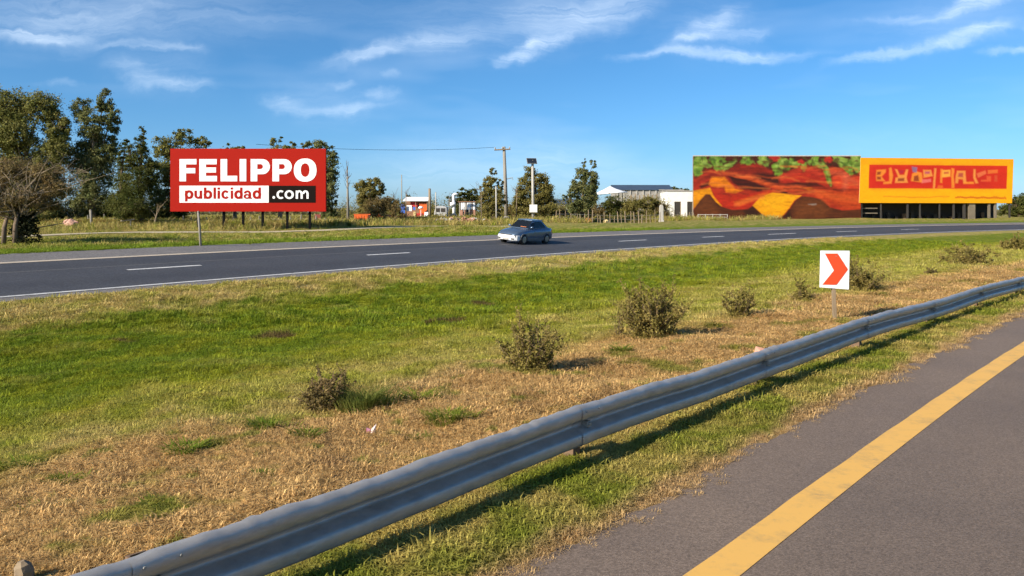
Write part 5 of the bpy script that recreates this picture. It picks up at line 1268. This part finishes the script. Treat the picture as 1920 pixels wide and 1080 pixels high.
def wreck():
    d = 124.0; g = pole_root('wrecked_van', 'faded grey wrecked van cab with bare openings beside the stall', 826, d, 'van')
    pr = [(-.95, .35), (-.98, 1.1), (-.8, 1.95), (-.5, 2.15), (.75, 2.1), (.95, 1.9), (1.0, .35)]
    MB().prism(pr, 'y', 0, 2.6).build('body', M_grey, g, bevel=.06)
    for (x1, x2, z1, z2) in ((-.72, -.1, 1.2, 1.8), (.05, .75, 1.2, 1.8)): MB().box(x1, x2, -.03, -.002, z1, z2).build('window', M_dark, g)
    MB().box(-.98, 1.0, -.12, -.004, .35, .6).build('bumper', M_rust, g)
    for sx in (-.72, .72): MB().tube([(sx, -.06, .85), (sx, -.003, .85)], .14, 10).build('headlight', M_conc, g)
    for sx in (-.75, .75):
        for yy in (.5, 2.1): MB().tube([(sx - .12, yy, .32), (sx + .12, yy, .32)], .34, 14).build('wheel', M_dark, g)
wreck()
def duct():
    d = 128.0; g = pole_root('white_duct', 'white bent duct rising above the corrugated hut', 850, d, 'duct')
    a, b, c = lp(g, 851, 388), lp(g, 850, 366), lp(g, 859, 364.5)
    MB().tube([(a.x, 0, -.2), tuple(a), tuple(b), (b.x + .2, 0, c.z + .05), tuple(c)], [.24, .24, .24, .22, .17], 9).build('duct', M_tent, g, smooth=True)
    q = lp(g, 850.5, 383); MB().tube([(q.x - .55, -.3, q.z), (q.x + .35, -.3, q.z + .05)], [.34, .26], 12).build('lamp_head', M_tent, g, smooth=True)
    MB().tube([(q.x - .57, -.3, q.z), (q.x - .55, -.3, q.z)], .27, 12).build('lamp_glass', M_dark, g)
    MB().box(-.5, .5, -.3, .5, -.3, .9).build('plinth', M_conc, g, bevel=.04)
duct()
def hut():
    d = 130.0; g = pole_root('corrugated_hut', 'low hut clad in pale corrugated sheets over brick', 875, d, 'hut')
    a, b = lp(g, 861, 0).x, lp(g, 891, 0).x; zt, zm = lp(g, 0, 379).z, lp(g, 0, 392).z; n = 8
    MB().box(a, b, .05, 2.6, -.3, zm).build('brick_base', M_brick, g)
    for i in range(n):
        x1 = a + (b - a) * i / n; x2 = a + (b - a) * (i + .94) / n; pts = []
        MB().prism([(x1, 0), ((x1 + x2) / 2, -.05), (x2, 0), (x2, .04), (x1, .04)], 'z', zm - .1, zt).build('sheet', M_tent if i % 3 else M_pale, g)
    MB().box(a + .02, b - .02, .06, 2.6, zm, zt).build('wall', M_pale, g)
    MB().box(a - .15, b + .15, -.15, 2.8, zt, zt + .12).build('roof', M_rust, g)
    MB().box(lp(g, 872, 0).x, lp(g, 879, 0).x, -.02, .045, -.2, zm - .1).build('opening', M_dark, g)
    for px in (862, 870, 880): MB().tube([(lp(g, px, 0).x, -.4, -.3), (lp(g, px, 0).x, -.4, zm + .3)], .06, 5).build('post', M_conc, g)
hut()
def bag(px, d, label, mat, s, seed):
    rg = np.random.default_rng(seed); bm = bmesh.new(); bmesh.ops.create_icosphere(bm, subdivisions=2, radius=1)
    for v in bm.verts: v.co = Vector((v.co.x * s * 1.3, v.co.y * s, max(v.co.z, -.6) * s * .8 + s * .45)) + Vector(rg.normal(0, .09 * s, 3))
    me = bpy.data.meshes.new('rubbish_bag'); bm.to_mesh(me); bm.free(); me.materials.append(mat)
    o = bpy.data.objects.new('rubbish_bag', me); COL.objects.link(o); o.location = (X(px, d), d, gz(X(px, d), d)); tag(o, label, 'rubbish bag', 'dumped bags and bundles')
bag(132, 75, 'pink cloth bundle in the grass under the ragged eucalyptus', M_pink, .55, 1)
bag(1102, 110, 'small orange-red bundle among the fence stakes', M_orange, .5, 2)
bag(1137, 110, 'small yellow bundle among the fence stakes', M_boardside, .35, 3)
bag(948, 112, 'pale sack beside the thick concrete post', M_pale, .55, 4)

# ------------------------------------------------------------------ car
M_carb = plain('blue_car_paint', (.11, .16, .23), .22, .5, var=.08, scale=3, spec=.6)
M_carw = plain('white_bumper', (.72, .72, .70), .35, var=.06, scale=4)
M_tyre = plain('black_tyre', (.012, .012, .012), .8)
M_rim = plain('dirty_rim', (.30, .27, .22), .4, .5, var=.2, scale=20)
M_cglass = plain('dark_car_glass', (.010, .012, .015), .1, spec=.35)
M_sill = plain('grey_lower_body', (.09, .10, .11), .5, var=.2, scale=4)
M_lamp = plain('headlight_glass', (.75, .75, .72), .15)
M_amber = plain('amber_panel', (.42, .13, .04), .5, var=.3, scale=12)
def car():
    def s_at(px, w):
        cand = np.linspace(-10, 90, 6000); aa = PHI0 - cand / R1
        return float(cand[np.argmin(np.abs((C1[0] + (R1 + w) * np.cos(aa)) / (C1[1] + (R1 + w) * np.sin(aa)) * F + CX - px))])
    w0 = 5.3; s = s_at(984, w0); x, y = on_far(w0, s); x2, y2 = on_far(w0, s - .5)
    g = empty('car', (x, y, gz(x, y) + .004), math.atan2(y2 - y, x2 - x), 'small dark blue car with a white front driving on the far road', 'car')
    # roll with the banked road
    g.rotation_euler = (-float(bank(s)), 0, math.atan2(y2 - y, x2 - x))
    # lower body: lofted sections from tail to nose
    st = [(-1.92, .62, .40, .84), (-1.86, .72, .32, .93), (-1.6, .79, .24, .97), (-1.0, .82, .21, .98), (0, .82, .20, .95), (.65, .82, .20, .92), (1.15, .81, .21, .86), (1.6, .77, .24, .77), (1.84, .70, .30, .66), (1.90, .62, .36, .58)]
    V = []; fs = []
    for (xx, hw, zl, zt) in st:
        sec = [(0, zl), (hw * .86, zl), (hw * .97, zl + .08), (hw, zl + .22), (hw * .99, zt - .22), (hw * .955, zt - .07), (hw * .86, zt - .01), (hw * .45, zt + .02), (0, zt + .025)]
        ring_ = [(xx, a, b) for a, b in sec] + [(xx, -a, b) for a, b in sec[-2:0:-1]]
        V += ring_
    n = 16
    for i in range(len(st) - 1):
        for j in range(n): fs.append((i * n + j, i * n + (j + 1) % n, (i + 1) * n + (j + 1) % n, (i + 1) * n + j))
    fs += [tuple(range(n)), tuple((len(st) - 1) * n + j for j in reversed(range(n)))]
    m = MB(); m.add(V, fs); body = m.build('body', M_carb, g, smooth=True)
    # greenhouse
    bt = [(-1.45, .70), (-1.2, .74), (.1, .75), (.72, .70)]; tp = [(-.88, .50), (-.7, .56), (-.1, .57), (.10, .52)]
    z0, z1 = .93, 1.42
    V = []; 
    for (lst, z) in ((bt, z0), (tp, z1)):
        V += [(a, b, z) for a, b in lst] + [(a, -b, z) for a, b in reversed(lst)]
    fs = [tuple(range(8))[::-1], tuple(range(8, 16))] + [(i, (i + 1) % 8, 8 + (i + 1) % 8, 8 + i) for i in range(8)]
    m = MB(); m.add(V, fs); cab = m.build('cabin', M_carb, g, bevel=.04)
    MB().prism([(-.98, -.54), (.14, -.56), (.2, 0), (.14, .56), (-.98, .54), (-1.02, 0)], 'z', z1 - .02, z1 + .035).build('roof', M_carb, g, bevel=.03)
    def pane(nm, q4, off, mat=M_cglass):
        q = [Vector(p) for p in q4]; nn = (q[1] - q[0]).cross(q[3] - q[0]).normalized(); c = sum(q, Vector()) / 4
        if nn.dot(c - Vector((-.3, 0, 1.0))) < 0: nn = -nn
        m = MB(); m.add([p + nn * off for p in q] + [p + nn * (off - .01) for p in q], [(0, 1, 2, 3), (7, 6, 5, 4), (0, 4, 5, 1), (1, 5, 6, 2), (2, 6, 7, 3), (3, 7, 4, 0)]); return m.build(nm, mat, cab)
    def L3(a, b, t): return tuple(a[i] + (b[i] - a[i]) * t for i in range(3))
    fb, ft = (.72, .70, z0), (.10, .52, z1); fb2, ft2 = (.72, -.70, z0), (.10, -.52, z1)
    pane('windscreen', [L3(fb, ft, .1), L3(ft, fb, .08), L3(ft2, fb2, .08), L3(fb2, ft2, .1)], .012)
    rb, rt = (-1.45, .70, z0), (-.88, .5, z1); rb2, rt2 = (-1.45, -.70, z0), (-.88, -.5, z1)
    pane('rear_window', [L3(rb, rt, .12), L3(rt, rb, .1), L3(rt2, rb2, .1), L3(rb2, rt2, .12)], .012)
    for sg in (1, -1):
        a0, a1, b0, b1 = (-1.2, sg * .74, z0), (-.7, sg * .56, z1), (.1, sg * .75, z0), (-.1, sg * .57, z1)
        mb_, mt_ = L3(a0, b0, .5), L3(a1, b1, .5)
        pane('side_window', [L3(a0, a1, .12), L3(a1, a0, .12), L3(mt_, mb_, .12), L3(L3(mb_, mt_, .12), a0, .05)], .012)
        pane('side_window', [L3(L3(mb_, mt_, .12), b0, .06), L3(L3(mt_, mb_, .12), b1, .06), L3(b1, b0, .12), L3(b0, b1, .12)], .012)
        c0, c1 = (.60, sg * .715, z0), (.07, sg * .53, z1)
        pane('quarter_window', [L3(L3(b0, b1, .12), c0, .12), L3(L3(b1, b0, .2), c1, .1), L3(c1, c0, .3), L3(c0, c1, .12)], .012)
        # wheels
        for wx in (1.18, -1.16):
            wh = MB().tube([(wx, sg * .60, .30), (wx, sg * .62, .30), (wx, sg * .82, .30), (wx, sg * .845, .30)], [.26, .305, .305, .27], 22).build('wheel', M_tyre, g, smooth=False)
            MB().tube([(wx, sg * .846, .30), (wx, sg * .862, .30)], [.20, .16], 16).build('rim', M_rim, wh)
            ar = MB(); o_ = [(wx + .37 * math.cos(t), .30 + .37 * math.sin(t)) for t in np.linspace(0, math.pi, 16)]; i_ = [(wx + .31 * math.cos(t), .30 + .31 * math.sin(t)) for t in np.linspace(math.pi, 0, 16)]
            ar.prism(o_ + i_, 'y', sg * .70, sg * .835); ar.build('wheel_arch', M_sill, g)
        MB().box(-.82, .84, min(sg * .79, sg * .838), max(sg * .79, sg * .838), .21, .40).build('sill', M_sill, g, bevel=.02)
        MB().tube([(.55, sg * .74, 1.0), (.55, sg * .86, 1.04), (.50, sg * .95, 1.05)], [.03, .07, .05], 8).build('mirror', M_carb, g, smooth=True)
        MB().box(-.05, .09, min(sg * .818, sg * .836), max(sg * .818, sg * .836), .74, .77).build('door_handle', M_galv_d, g)
        hl = MB(); hl.tube([(1.62, sg * .57, .615), (1.83, sg * .55, .575)], [.12, .075], 12); hl.build('headlight', M_lamp, g, smooth=True)
        MB().box(-1.93, -1.84, min(sg * .45, sg * .66), max(sg * .45, sg * .66), .68, .82).build('tail_light', M_redc, g, bevel=.02)
    fr = [(1.56, .80), (1.78, .75), (1.93, .60), (1.97, .0), (1.93, -.60), (1.78, -.75), (1.56, -.80)]
    MB().prism(fr, 'z', .24, .555).build('front_bumper', M_carw, g, bevel=.04)
    MB().prism([(-1.62, .80), (-1.9, .70), (-1.99, .0), (-1.9, -.70), (-1.62, -.80)], 'z', .28, .52).build('rear_bumper', M_sill, g, bevel=.04)
    MB().prism([(1.80, -.46), (1.935, -.40), (1.95, 0), (1.935, .40), (1.80, .46)], 'z', .56, .60).build('grille', M_dark, g)
    for sy in (-.5, .5): MB().box(1.90, 1.965, sy - .1, sy + .1, .30, .38).build('fog_lamp', M_dark, g)
    MB().box(1.962, 1.992, -.22, .22, .28, .38).build('number_plate', M_conc, g)
    MB().box(.42, .62, .05, .5, .99, 1.06).build('dashboard_cover', M_amber, g)
car()

# ------------------------------------------------------------------ grass (nobody could count it)
def tuft_mesh(name, n, h, spread, flop, wid, seed, mat):
    rg = np.random.default_rng(seed); V = []; Fq = []
    for i in range(n):
        a = rg.uniform(0, 2 * np.pi); r_ = spread * math.sqrt(rg.random()); b = np.array([r_ * math.cos(a), r_ * math.sin(a), -.01])
        a2 = a + rg.normal(0, .9); dr = np.array([math.cos(a2), math.sin(a2), 0]); hh = h * rg.uniform(.5, 1.15); fl = flop * rg.uniform(.5, 1.4)
        l1 = b + dr * hh * fl * .4 + [0, 0, hh * .62]; l2 = b + dr * hh * fl * 1.2 + [0, 0, hh * max(.12, 1 - .45 * fl)]
        sd = np.array([-dr[1], dr[0], 0]) * wid * rg.uniform(.6, 1.3); j = len(V)
        V += [b - sd, b + sd, l1 + sd * .8, l1 - sd * .8, l2]; Fq += [(j, j + 1, j + 2, j + 3), (j + 3, j + 2, j + 4)]
    me = bpy.data.meshes.new(name); me.from_pydata([tuple(v) for v in V], [], Fq); me.materials.append(mat); me.update()
    return bpy.data.objects.new(name, me)
def scatter(name, label, pts, scl, tuft, seed):
    rg = np.random.default_rng(seed); n = len(pts)
    me = bpy.data.meshes.new(name); me.vertices.add(n); me.vertices.foreach_set('co', np.asarray(pts, np.float32).ravel())
    a = me.attributes.new('rot', 'FLOAT_VECTOR', 'POINT'); r_ = np.zeros((n, 3), np.float32); r_[:, 2] = rg.uniform(0, 6.28, n); r_[:, :2] = rg.normal(0, .12, (n, 2)); a.data.foreach_set('vector', r_.ravel())
    b = me.attributes.new('scl', 'FLOAT', 'POINT'); b.data.foreach_set('value', np.asarray(scl, np.float32))
    o = bpy.data.objects.new(name, me); COL.objects.link(o)
    nt = bpy.data.node_groups.new(name, 'GeometryNodeTree')
    nt.interface.new_socket('Geometry', in_out='INPUT', socket_type='NodeSocketGeometry'); nt.interface.new_socket('Geometry', in_out='OUTPUT', socket_type='NodeSocketGeometry')
    gi, go = nt.nodes.new('NodeGroupInput'), nt.nodes.new('NodeGroupOutput')
    ip = nt.nodes.new('GeometryNodeInstanceOnPoints'); oi = nt.nodes.new('GeometryNodeObjectInfo'); oi.inputs[0].default_value = tuft
    ar = nt.nodes.new('GeometryNodeInputNamedAttribute'); ar.data_type = 'FLOAT_VECTOR'; ar.inputs[0].default_value = 'rot'
    as_ = nt.nodes.new('GeometryNodeInputNamedAttribute'); as_.data_type = 'FLOAT'; as_.inputs[0].default_value = 'scl'
    L = nt.links.new; L(gi.outputs[0], ip.inputs['Points']); L(oi.outputs['Geometry'], ip.inputs['Instance']); L(ar.outputs[0], ip.inputs['Rotation']); L(as_.outputs[0], ip.inputs['Scale']); L(ip.outputs[0], go.inputs[0])
    md = o.modifiers.new('scatter', 'NODES'); md.node_group = nt
    return tag(o, label, 'grass', kind='stuff')
def field(rg, n, d0, d1, half=.95):
    d = np.sqrt(rg.uniform(d0 ** 2, d1 ** 2, n)); a = rg.uniform(-half, half, n); return a * d, d
def grass():
    rg = np.random.default_rng(9)
    Tg = tuft_mesh('tuft_green', 24, .07, .085, 1.0, .0034, 1, blade_mat('grass_blade'))
    Td = tuft_mesh('tuft_dry', 30, .062, .10, 1.7, .0030, 2, blade_mat('dry_grass_blade', (1.05, 1.0, .95)))
    Tt = tuft_mesh('tuft_tall', 16, .55, .22, .55, .016, 3, blade_mat('tall_grass_blade'))
    G, GS, D_, DS, T_, TS = [], [], [], [], [], []
    for (n, d0, d1, s0) in ((60000, 2.5, 9, .85), (60000, 9, 18, 1.1), (42000, 18, 34, 1.7), (30000, 34, 75, 2.6)):
        x, y = field(rg, n, d0, d1); w, v = wv(x, y); z = height(x, y)
        edge = -1.0 + .05 * np.sin(x * 3.1) + .04 * np.sin(y * 7.3) - rg.exponential(.05, n)
        med = (v > edge) & (w < -.05 - rg.exponential(.12, n)); ver = (w > EDGE + .02) & ((w < 28.3) | (w > 32.4))
        dry = med & (v > .15) & (v < 4.6 + 2.0 * (fbm(x / 40 + 5, y / 40 + 5, (20, 20), 3) - .5) * 2)
        gr = (med & ~dry) | ver
        sc_ = s0 * rg.uniform(.6, 1.35, n)
        sc_ = np.where((v < .3) & (v > -.9), sc_ * 1.1, sc_); sc_ = np.where(v < -.85, sc_ * .7, sc_)
        lump = .55 + 1.0 * fbm(x / 40 + 5, y / 40 + 5, (110, 110), 12, 2) * (.6 + .8 * fbm(x / 40 + 3, y / 40 + 3, (28, 28), 14, 2)); sc_ = sc_ * lump
        p = np.stack([x, y, z], -1)
        D_.append(p[dry]); DS.append(sc_[dry]); G.append(p[gr]); GS.append(sc_[gr])
    n = 26000
    x, y = field(rg, n, 48, 135, .8); w, v = wv(x, y); cl = fbm(x / 60 + 9, y / 60 + 9, (10, 10), 6)
    ok = (w > 34) & (cl + .15 * rg.random(n) > .47); x, y = x[ok], y[ok]
    TS = rg.uniform(.5, 1.5, len(x)) * (.6 + .006 * y)
    d2 = rg.uniform(77, 90, 5200); x2 = (rg.uniform(-40, 660, 5200) - CX) / F * d2; w2, _ = wv(x2, d2); ok = w2 > 34; x = np.concatenate([x, x2[ok]]); y = np.concatenate([y, d2[ok]]); TS = np.concatenate([TS, rg.uniform(.9, 2.0, int(ok.sum()))])
    T_ = np.stack([x, y, height(x, y)], -1)
    scatter('grass', 'short green grass in the ditch and along both roads', np.concatenate(G), np.concatenate(GS), Tg, 1)
    scatter('dry_grass', 'flattened brown dry grass on the slope behind the guard rail', np.concatenate(D_), np.concatenate(DS), Td, 2)
    scatter('tall_grass', 'tall rough grass and weeds beyond the sandy track', T_, TS, Tt, 3)
grass()
sc.cycles.use_adaptive_sampling = True; sc.cycles.adaptive_threshold = 0.03
sc.cycles.max_bounces = 5; sc.cycles.diffuse_bounces = 2; sc.cycles.glossy_bounces = 2; sc.cycles.transmission_bounces = 3
